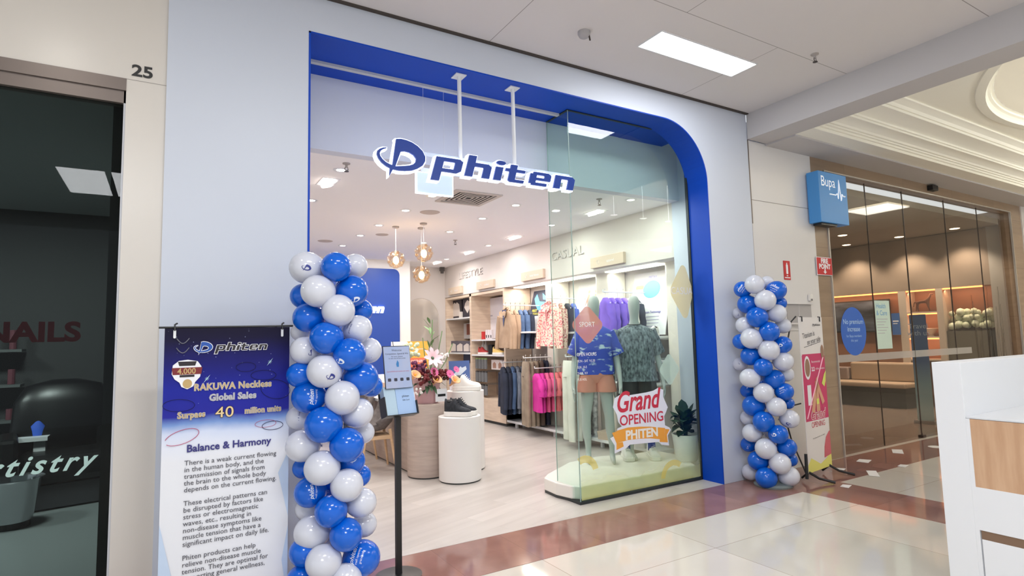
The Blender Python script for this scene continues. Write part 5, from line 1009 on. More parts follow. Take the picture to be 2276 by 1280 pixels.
def sprinkler(x, y, z, l, big=False):
    t = thing('sprinkler', l, 'sprinkler', (x, y, z), 0, 'sprinklers'); b = B(); b.lathe([(0, 0), (.035, 0), (.035, -.008), (.012, -.014), (.012, -.04), (0, -.04)], 18); b.make('escutcheon', M('sprinkler_rose', (170, 162, 158), .5), t)
    b = B(); b.tube([(-.012, 0, -.04), (-.016, 0, -.06), (0, 0, -.075)], .004, 5); b.tube([(.012, 0, -.04), (.016, 0, -.06), (0, 0, -.075)], .004, 5); b.cyl(.022, -.08, -.076, 14); b.make('head', M('sprinkler_head', (80, 70, 66), .4, .5), t); return t
for x, y, l in ((1.41, .97, 'ceiling sprinkler just inside the entrance, above the twin spots'), (4.47, 1.03, 'ceiling sprinkler seen through the display window'), (4.1, 4.3, 'small ceiling sprinkler in the middle of the shop')): sprinkler(x, y, ZI, l)
s1 = sprinkler(5.23, -1.29, ZC, 'dark sprinkler in the hall ceiling right of the light panel')
t = thing('ceiling_sensor', 'pale dome sensor with a tiny sprinkler in the hall ceiling', 'sensor', (3.04, -.56, ZC)); b = B(); b.lathe([(0, 0), (.055, 0), (.055, -.02), (.045, -.045), (.02, -.06), (0, -.06)], 24); b.make('dome', M('dome_unlit2', (168, 164, 166), .5), t, smooth=True); b = B(); b.tube([(.03, -.03, -.03), (.035, -.035, -.085)], .007, 6); b.make('nozzle', M('sprinkler_head'), t)
# pendants
amber = glass('amber_glass', (255, 246, 234), 1.5); filament = M('filament', (255, 214, 150), .5, emit=16); gold_l = M('glow_cap', (255, 236, 214), .4, emit=1.5)
for i, (x, y, u, v, l) in enumerate(((2.83, 3.61, 880, 577, 'amber glass globe pendant nearest the balloon column'), (3.07, 3.23, 942, 562, 'highest amber glass globe pendant'), (3.2, 3.55, 937, 610, 'lowest amber glass globe pendant'))):
    q = at(u, v, 1, y); x = q.x; z = q.z
    t = thing('pendant_lamp', l, 'pendant light', (x, y, ZI), 0, 'globe pendants'); dz = z - ZI
    b = B(); b.lathe([(0, 0), (.05, 0), (.05, -.02), (.01, -.03), (0, -.03)], 20); b.make('canopy', M('canopy_grey', (176, 166, 160), .5), t)
    b = B(); b.tube([(0, 0, -.03), (0, 0, dz + .12)], .004, 6); b.make('cord', white, t)
    b = B()
    b.ball(.125, (0, 0, dz), 24)
    for k_ in range(26):
        a = k_ * 2.4; zz = 1 - 2 * (k_ + .5) / 26; rr_ = math.sqrt(1 - zz * zz); b.ball(.024, (.115 * rr_ * math.cos(a), .115 * rr_ * math.sin(a), dz + .115 * zz), 8)
    b.make('globe', amber, t, smooth=True, sharp=180)
    b = B(); b.ball(.042, (0, 0, dz - .01), 12, (1, 1, 1.4)); b.make('bulb', filament, t, smooth=True); b = B(); b.cyl(.016, dz + .04, dz + .13, 12); b.make('socket', M('canopy_grey'), t)
    light('POINT', (x, y, z), 3, (1, .86, .70), .05, name='pendant_glow')
# bay strip lights under the fascia (real cove strips)
for ya, yb in ((3.8, 5.0), (2.72, 3.8), (1.26, 2.36), (.86, .95)):
    L = light('AREA', (5.72, (ya + yb) / 2, 2.55), 9 * (yb - ya), (1, .93, .86), .12, yb - ya, name='bay_strip')
    b = B(); b.box(5.62, 5.82, ya + .02, yb - .02, 2.562, 2.579); tag(b.make('strip_light', M('strip_emit', (255, 244, 230), .5, emit=2.5)), 'strip light under the fascia over the bay %.1f m in' % ya if False else {3.8: 'recessed strip light over the blue foot board', 2.72: 'recessed strip light over the two-figure board', 1.26: 'recessed strip light over the blue disc board', .86: 'short strip light by the window jamb'}[ya], 'ceiling light', 'bay strip lights')
# hall light panels
pan = M('panel_emit', (250, 252, 255), .5, emit=9); n = 0
def panel(x, y, w_, d_, l, e=30):
    t = thing('light_panel', l, 'ceiling light', (x, y, ZC), 0, 'light panels in the hall ceiling'); b = B(); b.box(0, w_, 0, d_, -.006, .0); b.make('diffuser', pan, t); b = B(); b.ringprism([(-.012, -.012), (w_ + .012, -.012), (w_ + .012, d_ + .012), (-.012, d_ + .012)], [(0, 0), (w_, 0), (w_, d_), (0, d_)], -.008, 0); b.make('frame', white, t)
    light('AREA', (x + w_ / 2, y + d_ / 2, ZC - .012), e, (.95, .975, 1), w_, d_, name='panel_light')
panel(3.63, -.895, 1.27, .29, 'bright rectangular light panel in the hall ceiling', 15)
panel(-1.40, -7.4, .58, 1.6, 'first of two long panels seen mirrored in the salon glass', 85)
panel(-.74, -7.4, .58, 1.6, 'second of two long panels seen mirrored in the salon glass', 85)
panel(3.2, -4.6, 1.27, .29, 'unseen ceiling light panel added above the kiosk side', 38)  # unseen panels, this and the next, added to light the hall
panel(.55, -3.4, 1.27, .29, 'unseen ceiling light panel added above the viewpoint', 60)
for x, y in ((-.85, -2.0),): b = B(); b.lathe([(0, -.006), (.085, -.006), (.1, 0)], 24); tag(b.make('hall_downlight', pan, None, (x, y, ZC)), 'round hall downlight above the salon front', 'ceiling light'); light('AREA', (x, y, ZC - .012), 12, (1, .95, .85), .17, name='hall_beam')
for x, y in ((8.34, -4.6), (9.2, -4.6), (10.0, -4.6)): b = B(); b.tube([(0, 0, 0), (0, 0, .85)], .006, 6); b.lathe([(0, -.006), (.065, -.006), (.08, 0)], 24); tag(b.make('hall_downlight', pan, None, (x, y, 4.25)), 'small round lamp hanging in the hall dome, %s of three' % {8.34: 'nearest the beam', 9.2: 'middle', 10.0: 'farthest'}[x], 'ceiling light', 'coffer downlights')
# unseen uplighter bowls added to brighten the coffered ceiling
for x, y in ((9.4, -5.0), (12.4, -3.0)):
    t = thing('fill_uplight_bowl', 'added unseen uplighter bowl brightening the coffered hall, %s' % ('under the dome centre' if x < 10 else 'at the dome edge'), 'pendant light', (x, y, 4.25)); b = B(); b.lathe([(.28, -.75), (.26, -.85), (.12, -.95), (0, -.97)], 28); b.make('bowl', white, t, smooth=True); b = B(); b.tube([(0, 0, .5), (0, 0, -.95)], .008, 6); b.make('rod', white, t); b = B(); b.cyl(.24, -.83, -.82, 24); b.make('lens', M('coffer_emit', (255, 246, 224), .5, emit=5), t)
    light('AREA', (x, y, 4.25 - .78), 340 if x < 10 else 120, (1, .97, .88), .45, rot=(PI, 0, 0), name='fill_uplight')
for x, y, l in ((13.2, -2.0, 'square light panel in the coffered ceiling beyond the dome'), (13.2, -7.6, 'square light panel in the far corner of the coffered ceiling')):
    light('AREA', (x, y, 4.22), 18, (1, .97, .86), .9, .9, name='coffer_light')
    b = B(); b.box(-.45, .45, -.45, .45, -.012, -.002); tag(b.make('coffer_light_panel', M('coffer_emit', (255, 246, 224), .5, emit=5), None, (x, y, 4.25)), l, 'ceiling light')

# ================================================================ RIGHT WALL: signs, niche
t = thing('extinguisher_sign', 'narrow red fire extinguisher sign with a white cylinder symbol', 'sign', (6.49, .018, 2.25), FACE_OUT); b = B(); b.box(0, .13, 0, .235, 0, .004); b.make('plate', red, t)
b = B(); b.prism(rrect(.045, .085, .07, .19, .012), .005, .005); b.box(.056, .074, .19, .21, .004, .005); b.box(.012, .118, .02, .032, .004, .005); b.box(.05, .08, .045, .055, .004, .005); b.make('symbol', wh, t)
t = thing('fire_point_sign', 'red FIRE POINT sign with white arrow beside the blue light box', 'sign', (7.17, .0, 2.34), FACE_OUT); b = B(); b.box(-.008, .338, -.008, .228, -.004, 0); b.make('border', wh, t); b = B(); b.box(0, .33, 0, .22, 0, .003); b.make('plate', red, t)
b = B(); b.text('FIRE', .085, .165, .15, .004, bold=.004); b.text('POINT', .085, .165, .078, .004, bold=.004); b.prism([(.15, .07), (.18, .07), (.18, .04), (.205, .04), (.165, .01), (.125, .04), (.15, .04)], .004, .004); b.make('lettering', wh, t)
t = thing('wall_sensor', 'small white wall sensor above the niche', 'sensor', (6.98, .015, 2.03), FACE_OUT); b = B(); b.prism(rrect(-.03, .03, -.04, .05, .015), 0, .03); b.make('body', whitem, t); b = B(); b.prism(rrect(-.02, .02, -.035, -.01, .005), .03, .032); b.make('lens', M('sensor_grey', (120, 118, 118), .4), t)
t = thing('wall_niche', 'recessed grey service hatch low on the cream wall', 'hatch', (6.50, .018, 1.72), FACE_OUT); b = B(); b.box(0, .50, 0, .23, .0, .004); b.make('recess', M('niche_grey', (168, 164, 164), .5), t); b = B(); b.box(.24, .245, 0, .23, .004, .008); b.box(-.01, .51, .23, .245, 0, .03); b.box(-.01, .51, -.02, 0, 0, .05); b.make('frame', creamw, t)
# blue light box sign
t = thing('projecting_sign', 'blue illuminated Bupa box sign with a white pulse line', 'sign', (7.07, -.16, 2.99), (PI / 2, 0, 0)); bb = M('box_blue', (62, 128, 188), .4, emit=.15)
b = B(); b.box(0, .63, 0, .66, -.16, 0); b.make('box', bb, t, bevel=.004)
b = B(); b.text('Bupa', .19, .20, .47, .003, sx=.85); pts = [(.22, .375), (.36, .375), (.385, .40), (.41, .33), (.44, .58), (.475, .31), (.50, .40), (.53, .375), (.57, .375)]; b.tube([(x, y, .004) for x, y in pts], .008, 5); lab(b.make('lettering', M('sign_white_lit', (240, 245, 250), .4, emit=.3), t), 'white lettering and pulse line')
b = B(); b.box(.05, .4, -.03, 0, -.14, -.03); b.make('bracket', black, t)
# hall tile numbering on the salon head
t = thing('shop_number', 'black shop number 25 on the cream salon pier', 'number', (-.165, .018, 3.36), FACE_OUT); b = B(); b.text('25', .105, 0, 0, .001, sx=1.15, bold=.003); b.make('digits', black, t)
b = B(); b.box(-.25, -.03, .0185, .0195, 3.328, 3.331); struct(b.make('trim_pier_joint', M('joint')))

# ================================================================ LOUNGE
YG = .10
gl = glass('lounge_glass', (243, 241, 237), 1.5); XS = (7.505, 8.65, 9.70, 11.06, 12.29, 13.46)
for i in range(5):
    t = thing('glass_door', ['fixed glass pane with the blue oval sticker', 'glass pane carrying the Health & Care poster', 'sliding glass door leaf with the dark edge', 'second sliding glass leaf', 'fixed glass pane at the far end of the lounge'][i], 'glass door', (XS[i], YG, 0), 0, 'glass front of the lounge')
    b = B(); b.box(.006, XS[i + 1] - XS[i] - .006, 0, .01, .02, 3.72); b.make('pane', gl, t); b = B(); b.box(0, .012 if i in (2, 3) else .005, -.003, .013, .003, 3.73)
    if i == 2: b.box(-.03, .06, -.03, .04, .003, .04)
    b.make('edge', M('dark_edge', (60, 46, 40), .4), t)
b = B(); b.box(7.51, 11.6, YG - .003, YG - .001, 1.19, 1.29); tag(b.make('frosted_band', film('frost', (205, 200, 196), .45)), 'pale frosted safety band across the lounge glass', 'sticker')
b = B(); b.box(-.09, .09, 0, .08, -.04, .04); tag(b.make('door_sensor', black, None, (10.45, -.06, 3.84)), 'black door sensor over the sliding doors', 'sensor')
t = thing('oval_sticker', 'blue oval No premium increase sticker on the lounge glass', 'sticker', (8.08, YG - .004, 1.60), FACE_OUT); b = B(); b.prism(ell(0, 0, .31, .33, 40), 0, 0); b.make('film', M('oval_blue', (40, 96, 190), .5), t)
b = B(); b.text('No premium', .095, 0, .10, .002, bold=.001); b.text('increase', .095, 0, .0, .002, bold=.001); b.text('for Bupa members', .05, 0, -.08, .002); b.text('this year', .05, 0, -.14, .002); b.make('lettering', M('oval_text', (170, 200, 235), .5), t)
t = thing('door_poster', 'pale green Health & Care poster on the lounge glass', 'poster', (8.66, YG - .004, 1.34), FACE_OUT); b = B(); b.box(0, .40, 0, .69, 0, .002); b.make('sheet', M('poster_green', (196, 216, 206), .5), t)
b = B(); b.text('Health', .10, .03, .58, .003, 'LEFT'); b.text('& Care', .10, .03, .48, .003, 'LEFT'); b.make('heading', M('poster_heading', (80, 150, 200), .5), t); b = B()
for i in range(6): b.box(.03, .32 - .05 * (i % 3), .42 - .04 * i, .428 - .04 * i, .002, .003)
b.make('text_lines', M('grey_print'), t)
# inside
XM = 13.6
def hx(u, v, x=XM): return at(u, v, 0, x)
def sh(y, z, x=XM, **k): return (x, y, z)
ZT = hx(1839, 660).z; ybk = 4.6
t = thing('media_wall', 'timber media wall with orange-lit niches in the lounge', 'shelving', (0, 0, 0))
mid = M('niche_wood', (150, 104, 76), .5); wl = M('lounge_white', (200, 184, 168), .5)
b = B(); b.box(14.0, 14.06, .45, ybk, .003, ZT); b.make('back_panel', mid, t)
b = B(); b.box(XM, 14.06, .45, ybk, ZT, 3.54); b.make('head', lw, t)
n0, n1, n2, n3, n4 = [hx(u, 700).y for u in (1999, 2016, 2083, 2098, 2190)]
zs = [ZT, hx(2045, 693).z, hx(2045, 748).z, hx(2045, 798).z]
for ya, yb in ((n1, n0), (n3, n2)): b = B(); b.box(XM, 14.0, ya, yb, .003, ZT); b.make('divider', wl, t)
for z in zs[1:]: b = B(); b.box(XM, 14.0, n2, n1, z - .03, z); b.make('shelf', wl, t)
b = B(); b.box(XM + .05, 14.0, n4, n3, .003, hx(2150, 735).z); b.make('low_cabinet', M('console', (98, 92, 78), .6), t)
led = M('led_orange', (255, 180, 130), .5, emit=5, ecol=(255, 140, 80))
b = B()
for ya, yb, z in ((n0, ybk, ZT), (n2, n1, ZT), (n4, n3, ZT), (n2, n1, zs[1] - .03), (n2, n1, zs[2] - .03)):
    b.box(XM + .03, XM + .06, ya, yb, z - .03, z); light('AREA', (XM + .12, (ya + yb) / 2, z - .05), 3.6 * (yb - ya), (1, .6, .36), .06, yb - ya, rot=(0, math.radians(-30), 0), name='led_light')
lab(b.make('led_strip', led, t), 'glowing orange LED strip')
def onwall(name, label, cat, u0, u1, v0, v1, x): 
    a, c = at(u0, (v0 + v1) / 2, 0, x), at(u1, (v0 + v1) / 2, 0, x); zt_, zb_ = at((u0 + u1) / 2, v0, 0, x).z, at((u0 + u1) / 2, v1, 0, x).z
    return thing(name, label, cat, (x, a.y, zb_), FACE_LEFT), a.y - c.y, zt_ - zb_
t, w_, h = onwall('wall_screen', 'dark wall screen showing a grey-blue landscape in the lounge', 'screen', 1851, 1978, 668, 738, 13.9)
b = B(); b.box(0, w_, 0, h, -.05, 0); b.make('bezel', black, t); b = B(); b.box(.03, w_ - .03, .03, h - .03, 0, .003); b.make('display', noisy('screen_img', (44, 52, 66), (110, 130, 156), 1.2, .3, (1, 3, 1)), t)
t, w_, h = onwall('blue_notice', 'small blue notice between the screen and the lit niches', 'poster', 1983, 2001, 696, 744, 13.58)
b = B(); b.box(0, w_, 0, h, 0, .01); b.make('panel', M('notice_blue', (50, 100, 170), .5), t); b = B(); b.box(w_ * .15, w_ * .85, h * .6, h * .66, .01, .012); b.box(w_ * .15, w_ * .7, h * .5, h * .54, .01, .012); b.make('lettering', wh, t)
# sofa along the media wall
sa, sb = hx(1893, 803, 13.45), hx(2040, 800, 13.45); st_ = hx(1960, 805, 13.45).z; ss = hx(1940, 848, 13.1).z
t = thing('banquette', 'long beige upholstered banquette with dark base in the lounge', 'sofa', (13.0, 0, 0)); sofa = M('sofa_beige', (182, 158, 134), .6)
b = B(); b.box(-.15, .50, sb.y, sa.y + .9, ss - .1, ss); b.make('seat', sofa, t, bevel=.03); b = B(); b.box(.36, .55, sb.y, sa.y, ss, st_); b.make('backrest', sofa, t, bevel=.04); b = B(); b.box(-.05, .5, sb.y + .05, sa.y + .9, .003, ss - .1); b.make('base', M('sofa_base', (62, 56, 52), .6), t)
b = B(); b.box(.32, .55, sa.y + .03, sa.y + .9, ss, st_ - .12); b.make('side_cushion', M('sofa_mauve', (150, 132, 126), .6), t, bevel=.03)
bronze = M('bronze', (92, 62, 48), .5)
p = hx(2052, 688, 13.8); t = thing('horse_figure', 'brown horse figurine in the top lit niche', 'figurine', (13.8, p.y, zs[1] + .001), math.radians(-90)); t.scale = (.8, .8, .8)
skin_body('body', [[((-.12, 0, .28), .06, .05, 'r'), ((0, 0, .27), .055, .05), ((.12, 0, .29), .06, .05, 'f'), ((.18, 0, .40), .035, .03), ((.20, 0, .47), .03, .025), ((.27, 0, .45), .02, .02)], ['r', ((-.14, .03, .15), .02, .02), ((-.12, .03, .012), .012, .012)], ['r', ((-.13, -.03, .15), .02, .02), ((-.16, -.03, .012), .012, .012)], ['f', ((.12, .03, .15), .018, .018), ((.13, .03, .012), .012, .012)], ['f', ((.13, -.03, .15), .018, .018), ((.17, -.03, .02), .012, .012)], ['r', ((-.2, 0, .26), .015, .015), ((-.22, 0, .14), .01, .01)]], bronze, t, 1)
for u, l in ((2030, 'dark bowl ornament in the middle niche'), (2070, 'small pale bowl ornament in the middle niche')):
    p = hx(u, 740, 13.8); b = B(); b.lathe([(0, 0), (.05, 0), (.03, .03), (.13, .16), (.12, .17), (.02, .05), (0, .05)], 20); tag(b.make('ornament_bowl', bronze if u < 2050 else wl, None, (13.8, p.y, zs[2] + .001), smooth=True, sharp=60), l, 'ornament')
p = hx(2160, 712, 13.8); b = B(); rr = random.Random(5)
for _ in range(60): b.ball(.05 + .04 * rr.random(), (rr.uniform(-.1, .1), rr.uniform(-.32, .32), rr.uniform(-.0, .3)), 8)
tag(b.make('flower_arrangement', palef, None, (13.80, p.y, hx(2150, 735).z + .09), smooth=True, sharp=180), 'pale flower arrangement in the far lounge niche', 'flowers')
# blue roll-up sign inside the door
a_ = hx(2038, 905, 11.2); t = thing('blue_rollup', 'blue fading pull-up banner just inside the sliding doors', 'banner', (11.2, a_.y, .002), FACE_LEFT); ww = a_.y - hx(2075, 905, 11.2).y; b = B(); b.box(0, ww, .05, 1.86, 0, .005)
mb = M('rollup_blue', (40, 90, 160), .5); nt, N, L_, pp = nodes(mb); tc = N.new('ShaderNodeTexCoord'); sp = N.new('ShaderNodeSeparateXYZ'); L_.new(tc.outputs['Object'], sp.inputs[0]); mr = N.new('ShaderNodeMapRange'); mr.inputs['From Max'].default_value = 1.9; L_.new(sp.outputs[1], mr.inputs[0]); L_.new(ramp(nt, [(0, (170, 186, 180)), (.35, (120, 156, 170)), (.55, (44, 92, 150)), (1, (36, 96, 160))], mr.outputs[0]).outputs[0], pp.inputs['Base Color'])
b.make('sheet', mb, t); b = B(); b.box(-.03, ww + .03, 0, .05, -.08, .08); b.make('cassette', steel, t)
b = B(); b.text('Travel', .12, ww / 2, 1.62, .007); b.text('with us', .12, ww / 2, 1.5, .007); b.make('lettering', M('oval_text'), t)
for i, (x, y) in enumerate(((13.2, 4.1), (13.2, 2.9), (13.2, 1.8), (13.2, .8), (10.0, 2.2), (11.8, 2.2), (9.0, 3.6))):
    b = B(); b.lathe([(0, -.006), (.07, -.006), (.085, 0), (.085, .002)], 20); tag(b.make('lounge_downlight', M('lounge_emit', (255, 226, 190), .5, emit=8), None, (x, y, 3.55)), ['lounge downlight over the screen', 'lounge downlight left of the niches', 'lounge downlight over the lit niches', 'lounge downlight over the pale flowers', 'lounge downlight near the oval sticker pane', 'lounge downlight near the sliding doors', 'lounge downlight deep in the room'][i], 'ceiling light', 'lounge downlights')
    light('SPOT', (x, y, 3.52), 120, (1, .86, .70), .06, spot=1.9, name='lounge_beam')
# grasses printed on the far pane
b = B(); rr = random.Random(9)
for _ in range(16):
    x = rr.uniform(-.7, .9); h = rr.uniform(.7, 2.1); z0 = rr.uniform(0, .4); s = rr.uniform(-.12, .12); b.prism([(x, z0), (x + .014, z0), (x + s + .004, z0 + h), (x + s - .004, z0 + h)], 0, .001)
tag(b.make('grass_decal', film('grass_film', (82, 70, 58), .7), None, (12.55, YG - .006, .4), FACE_OUT), 'thin tall grass decals on the far lounge pane', 'sticker')

# ================================================================ SALON (left, dark)
t = thing('salon_lettering', 'dark red NAILS letters behind the salon glass', 'lettering', (-1.27, .085, 1.66), FACE_OUT); 
pa, pb = at(-45, 735, 1, .08), at(180, 735, 1, .08)
t.location = (pa.x, .085, at(90, 758, 1, .08).z); b = B(); b.text('NAILS', .16, 0, 0, 0, 'LEFT', sx=1, bold=.006); wd = max(v.co.x for v in b.bm.verts); bmesh.ops.transform(b.bm, matrix=Matrix.Diagonal(((pb.x - pa.x) / wd, 1, 1, 1)), verts=b.bm.verts[:]); b.make('letters', M('nails_red', (150, 30, 46), .5), t)
pa, pb = at(-95, 1000, 1, .055), at(218, 1040, 1, .055)
t = thing('script_lettering', 'pale mint script word on the outside of the salon glass', 'lettering', (0, .055, 0), FACE_OUT); pz = at(110, 1049, 1, .055); t.location = (pa.x, .055, pz.z)
b = B(); b.text('Artistry', .15, 0, 0, 0, 'LEFT', shear=.45, bold=.003, sp=1.3); wd = max(v.co.x for v in b.bm.verts); bmesh.ops.transform(b.bm, matrix=Matrix.Diagonal(((pb.x - pa.x) / wd, 1, 1, 1)), verts=b.bm.verts[:]); b.make('letters', M('mint', (168, 198, 192), .5), t)
lea = M('black_leather', (13, 13, 15), .35)
t = thing('pedicure_chair', 'large black padded salon chair behind the dark glass', 'chair', (at(120, 1128, 2, 0).x, at(120, 1128, 2, 0).y + .2, 0), math.radians(10)); b = B(); b.box(-.32, .45, -.35, .35, .25, .55); b.make('seat', lea, t, bevel=.08)
b = B(); loft(b, [(.05, .30, .45, .42, .14), (.05, .34, .75, .46, .16), (.05, .38, 1.05, .44, .15), (.05, .42, 1.22, .34, .12), (.05, .44, 1.28, .12, .05)], n=30, cap=True); b.make('backrest', lea, t, smooth=True, sharp=180)
for s in (-1, 1): b = B(); b.box(s * .42 - .08, s * .42 + .08, -.4, .3, .25, .75); b.make('armrest', lea, t, bevel=.04)
b = B(); b.box(-.3, .4, -.3, .3, .02, .25); b.make('base', M('chair_base', (70, 70, 74), .4), t)
t = thing('nail_table', 'white manicure table behind the salon glass', 'table', (at(40, 1120, 2, 0).x - .1, at(40, 1120, 2, 0).y, 0)); b = B(); b.box(-.35, .35, -.22, .22, .66, .70); b.make('top', white, t)
for s in (-1, 1): b = B(); b.box(s * .28 - .05, s * .28 + .05, -.18, .18, .003, .66); b.make('leg', white, t)
t = thing('spray_bottle', 'blue bottle standing on the manicure table', 'bottle', (at(40, 1120, 2, 0).x + .14, at(40, 1120, 2, 0).y, .701)); b = B(); b.lathe([(0, 0), (.07, 0), (.075, .1), (.03, .17), (.03, .19)], 18); b.make('bottle', M('bottle_blue', (60, 100, 210), .4), t, smooth=True); b = B(); b.box(-.02, .05, -.015, .015, .19, .23); b.make('nozzle', white, t)
t = thing('foot_basin', 'shiny silver foot basin beside the black salon chair', 'basin', (at(22, 1172, 2, 0).x, at(22, 1172, 2, 0).y, 0)); b = B(); b.lathe([(0, .06), (.16, .06), (.22, .42), (.24, .44), (.2, .43), (.14, .12), (0, .12)], 28); b.make('bowl', M('basin_steel', (190, 192, 196), .15, metal=1), t, smooth=True); b = B(); b.cyl(.15, .003, .06, 20); b.make('foot', black, t)
t = thing('salon_shelf', 'dim rack of bottles on the salon back wall', 'shelf', (-2.2, 4.3, .0)); b = B()
for z in (.8, 1.2, 1.6): b.box(-.8, .8, 0, .25, z, z + .03)
b.make('board', M('salon_shelf_m', (90, 94, 94), .5), t)
for k_ in range(3):
    for j in range(8): b = B(); b.cyl(.035, 0, .12 + .05 * ((j * 3 + k_) % 3), 10); tag(b.make('bottle', M('sb%d' % (j % 3), ((150, 150, 150), (110, 60, 70), (70, 100, 90))[j % 3], .4), None, (-2.9 + .2 * j, 4.42, .832 + .4 * k_)), '%s bottle, %s from the left on the %s board of the salon rack' % (('grey', 'dull red', 'green')[j % 3], ['first', 'second', 'third', 'fourth', 'fifth', 'sixth', 'seventh', 'eighth'][j], ['lowest', 'middle', 'top'][k_]), 'bottle', 'bottles on the salon rack, %s board' % ['lowest', 'middle', 'top'][k_])
for x, y in ((-1.2, 2.2), (-3.2, 2.2)): light('AREA', (x, y, 3.28), 170, (.95, 1, .98), .5, .5, name='salon_fill_light')  # unseen lamps added to brighten the dark salon

# ================================================================ KIOSK, LEAFLET STAND
t = thing('kiosk', 'white kiosk with pale timber inset panels at the right of the hall', 'kiosk', (4.03, -2.56, 0)); kw = M('kiosk_white', (222, 224, 228), .4); kt = noisy('kiosk_timber', (186, 148, 116), (202, 166, 134), 2.5, .5, (1, 9, 1), 4)
b = B(); b.box(0, 3.2, -.15, 0, .003, 1.40); b.make('back_panel', kw, t, bevel=.002)
b = B(); b.box(.0136, 3.2, -1.9, -.151, .003, 1.077); b.make('cabinet', M('kiosk_grey', (196, 198, 202), .4), t)
b = B(); b.box(0, .0135, -1.9, -.15, .45, .69); b.box(0, .0135, -.17, -.15, .003, .45); b.box(0, .0135, -.17, -.15, .69, 1.076); b.make('side_rail', kw, t)
b = B(); b.box(.004, .0125, -1.9, -.17, .69, 1.075); b.make('timber_inset', kt, t)
b = B(); b.box(.006, .0125, -1.9, -.175, .40, .45); b.make('timber_groove', M('groove_wood', (122, 96, 76), .6), t)
b = B(); b.box(.0, .0125, -1.9, -.178, .02, .40); b.make('drawer', kw, t, bevel=.002)
b = B(); b.box(.004, 3.2, -1.9, -.151, 1.0775, 1.085); b.make('worktop', M('kiosk_top', (206, 208, 212), .3), t)
# leaflet stand by the first balloon column
t = thing('leaflet_stand', 'black pole stand with a blue and white poster and leaflet pocket', 'stand', (1.42, -.34, 0), math.radians(8))
b = B(); b.lathe([(0, .003), (.155, .003), (.16, .012), (.02, .022), (0, .022)], 40); b.make('base', black, t); b = B(); b.box(-.02, .02, -.012, .012, .02, 1.12); b.make('pole', black, t)
def tilt_t(z0, a): return Matrix.Translation((0, -.03, z0)) @ Matrix.Rotation(PI / 2 - a, 4, 'X')
pm = noisy('leaflet_print', (150, 172, 212), (176, 182, 206), 3, .3, (1, 1, 1)); T1 = tilt_t(1.28, .16)
b = B(); b.box(-.105, .105, 0, .30, -.008, 0, T1); b.make('sign_frame', black, t)
b = B(); b.box(-.102, .102, .002, .295, 0, .002, T1); b.make('sign_sheet', pm, t)
for i, (s_, sz, y) in enumerate((('Welcome', .02, .262), ('Competition, Spend & Win', .0165, .238), ('for your chance', .014, .22), ('to win one of four prizes', .013, .207))): b = B(); b.text(s_, sz, 0, y, .0025, mt=T1); b.make('sign_text', M('ink_dark', (50, 48, 62), .5), t)
for i in range(4): b = B(); b.prism(rrect(-.085 + .048 * i, -.06 + .048 * i, .05, .072, .005), .0025, .0025, T1); b.make('prize_print', M('ink_dark'), t)
b = B(); b.text('Spend $100 and receive one entry', .0125, 0, .115, .0025, mt=T1); lab(b.make('red_text', M('ink_red', (180, 50, 80), .5), t), 'dark red line of text')
b = B(); b.prism([(-.008, .15), (-.012, .17), (0, .198), (.01, .18), (.008, .15)], .0025, .0025, T1); b.make('drop_print', M('drop_blue', (50, 120, 180), .5), t)
T2 = tilt_t(1.09, .3)
b = B(); b.box(-.125, .125, -.006, .0, -.03, .055, T2); b.box(-.125, -.119, 0, .13, -.03, .055, T2); b.box(.119, .125, 0, .09, -.03, .055, T2); b.box(-.125, .125, 0, .17, -.034, -.03, T2); b.make('pocket', black, t)
for x0, x1, y1, c, l in ((-.117, -.03, .20, (176, 200, 216), 'pale blue-green leaflets'), (-.028, .117, .205, (160, 188, 226), 'light blue leaflets')):
    b = B(); b.box(x0, x1, 0, y1, -.02, .04, T2); lab(b.make('leaflets', M('lf%d' % int(x1 * 1000), c, .4), t), l)
b = B(); b.text('phiten', .022, .045, .12, .0415, mt=T2); b.prism(rrect(.035, .06, .06, .075, .002), .0415, .0415, T2) if False else None; b.text('Gift Card', .014, .045, .095, .0415, mt=T2); b.make('leaflet_text', M('ink_dark'), t)

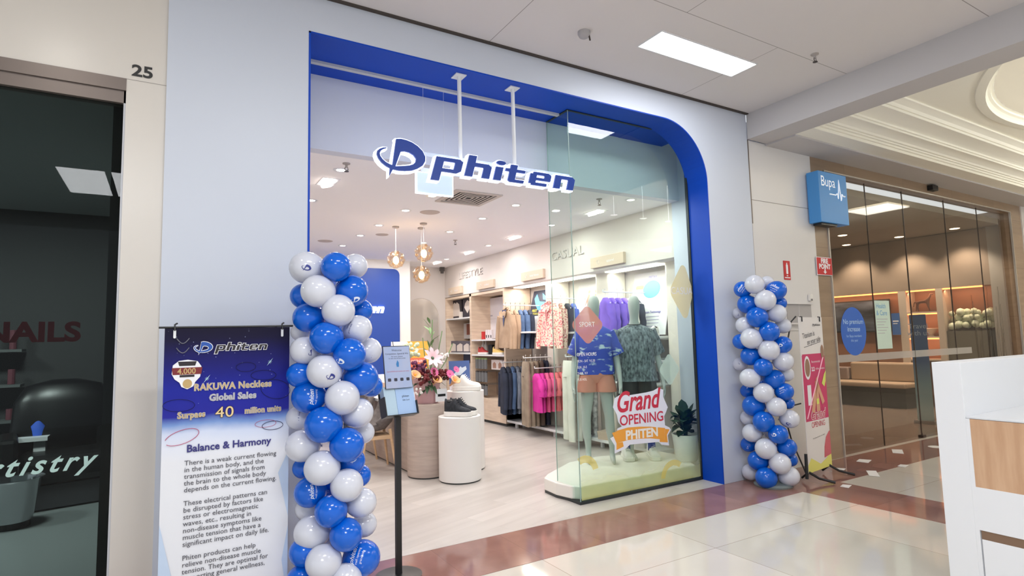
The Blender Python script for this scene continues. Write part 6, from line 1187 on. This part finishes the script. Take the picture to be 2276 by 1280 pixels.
# flat white patches on the floor by the lounge
for i, (u, v, w_, h, a, l) in enumerate(((1920, 1024, .20, .13, .3, 'white square patch nearest the pink banner'), (1995, 1003, .30, .12, .5, 'white strip patch nearest the sliding doors'), (2007, 1035, .16, .08, .2, 'small white patch on the red and cream border'), (1940, 1052, .30, .10, .6, 'white strip patch on the cream tile edge'), (1880, 1080, .14, .08, .3, 'white patch at the corner of the red band'), (1867, 1042, .10, .10, .3, 'white patch half behind the pink banner'), (2080, 993, .16, .16, .0, 'white round patch beside the kiosk'))):
    p = at(u, v, 2, .004); b = B(); b.prism(ell(0, 0, .09, .09, 24) if i == 6 else [(-w_ / 2, -h / 2), (w_ / 2, -h / 2), (w_ / 2 - .02, h / 2), (-w_ / 2 + .015, h / 2)], .0, .002); tag(b.make('floor_patch', M('floor_patch_white', (235, 235, 235), .5), None, (p.x, p.y, .0035), (0, 0, a)), l, 'sticker', 'white floor patches')

# parts that sit on another part go one level deeper
NEST = {'ribbon_lettering': 'ribbon', 'badge_band': 'badge', 'badge_plate': 'badge', 'badge_gold': 'badge', 'leaflets': 'pocket', 'sign_text': 'sign_sheet', 'prize_print': 'sign_sheet', 'red_text': 'sign_sheet', 'drop_print': 'sign_sheet', 'laces': 'upper', 'collar': 'shirt', 'header_card': 'pack', 'cap': 'bottle', 'display': 'bezel', 'logo': 'logo_outline',
        'lettering': ('box', 'plate', 'film', 'panel', 'backing', 'cloth'), 'symbol': 'plate', 'bulb': 'globe', 'print': 'case', 'picture': 'panel', 'text_lines': 'panel', 'header': 'panel', 'blue_disc': 'panel', 'wristband': 'body', 'soil': 'pot', 'card_print': 'card', 'letters_face': 'letters_halo', 'logo_face': 'logo_halo', 'string_print': 'magenta_panel', 'hands_print': 'magenta_panel', 'lime_print': 'magenta_panel', 'brown_disc': 'white_print', 'red_lettering': 'script_outline', 'side_cushion': 'seat', 'lens': ('trim_ring', 'body', 'bowl'), 'louvre': 'frame', 'band': 'case', 'drawer': 'cabinet', 'timber_inset': 'cabinet', 'timber_groove': 'cabinet', 'led_strip': 'head', 'soles': 'upper'}
for o in list(bpy.data.objects):
    nm = o.name.split('.')[0]
    if nm in NEST and o.parent and o.parent.parent is None and not list(o.children):
        want = NEST[nm] if isinstance(NEST[nm], tuple) else (NEST[nm],)
        sib = [c for c in o.parent.children if c.name.split('.')[0] in want and c is not o and c.type == 'MESH']
        if sib and o.matrix_basis == Matrix() and sib[0].matrix_basis == Matrix(): o.parent = sib[0]
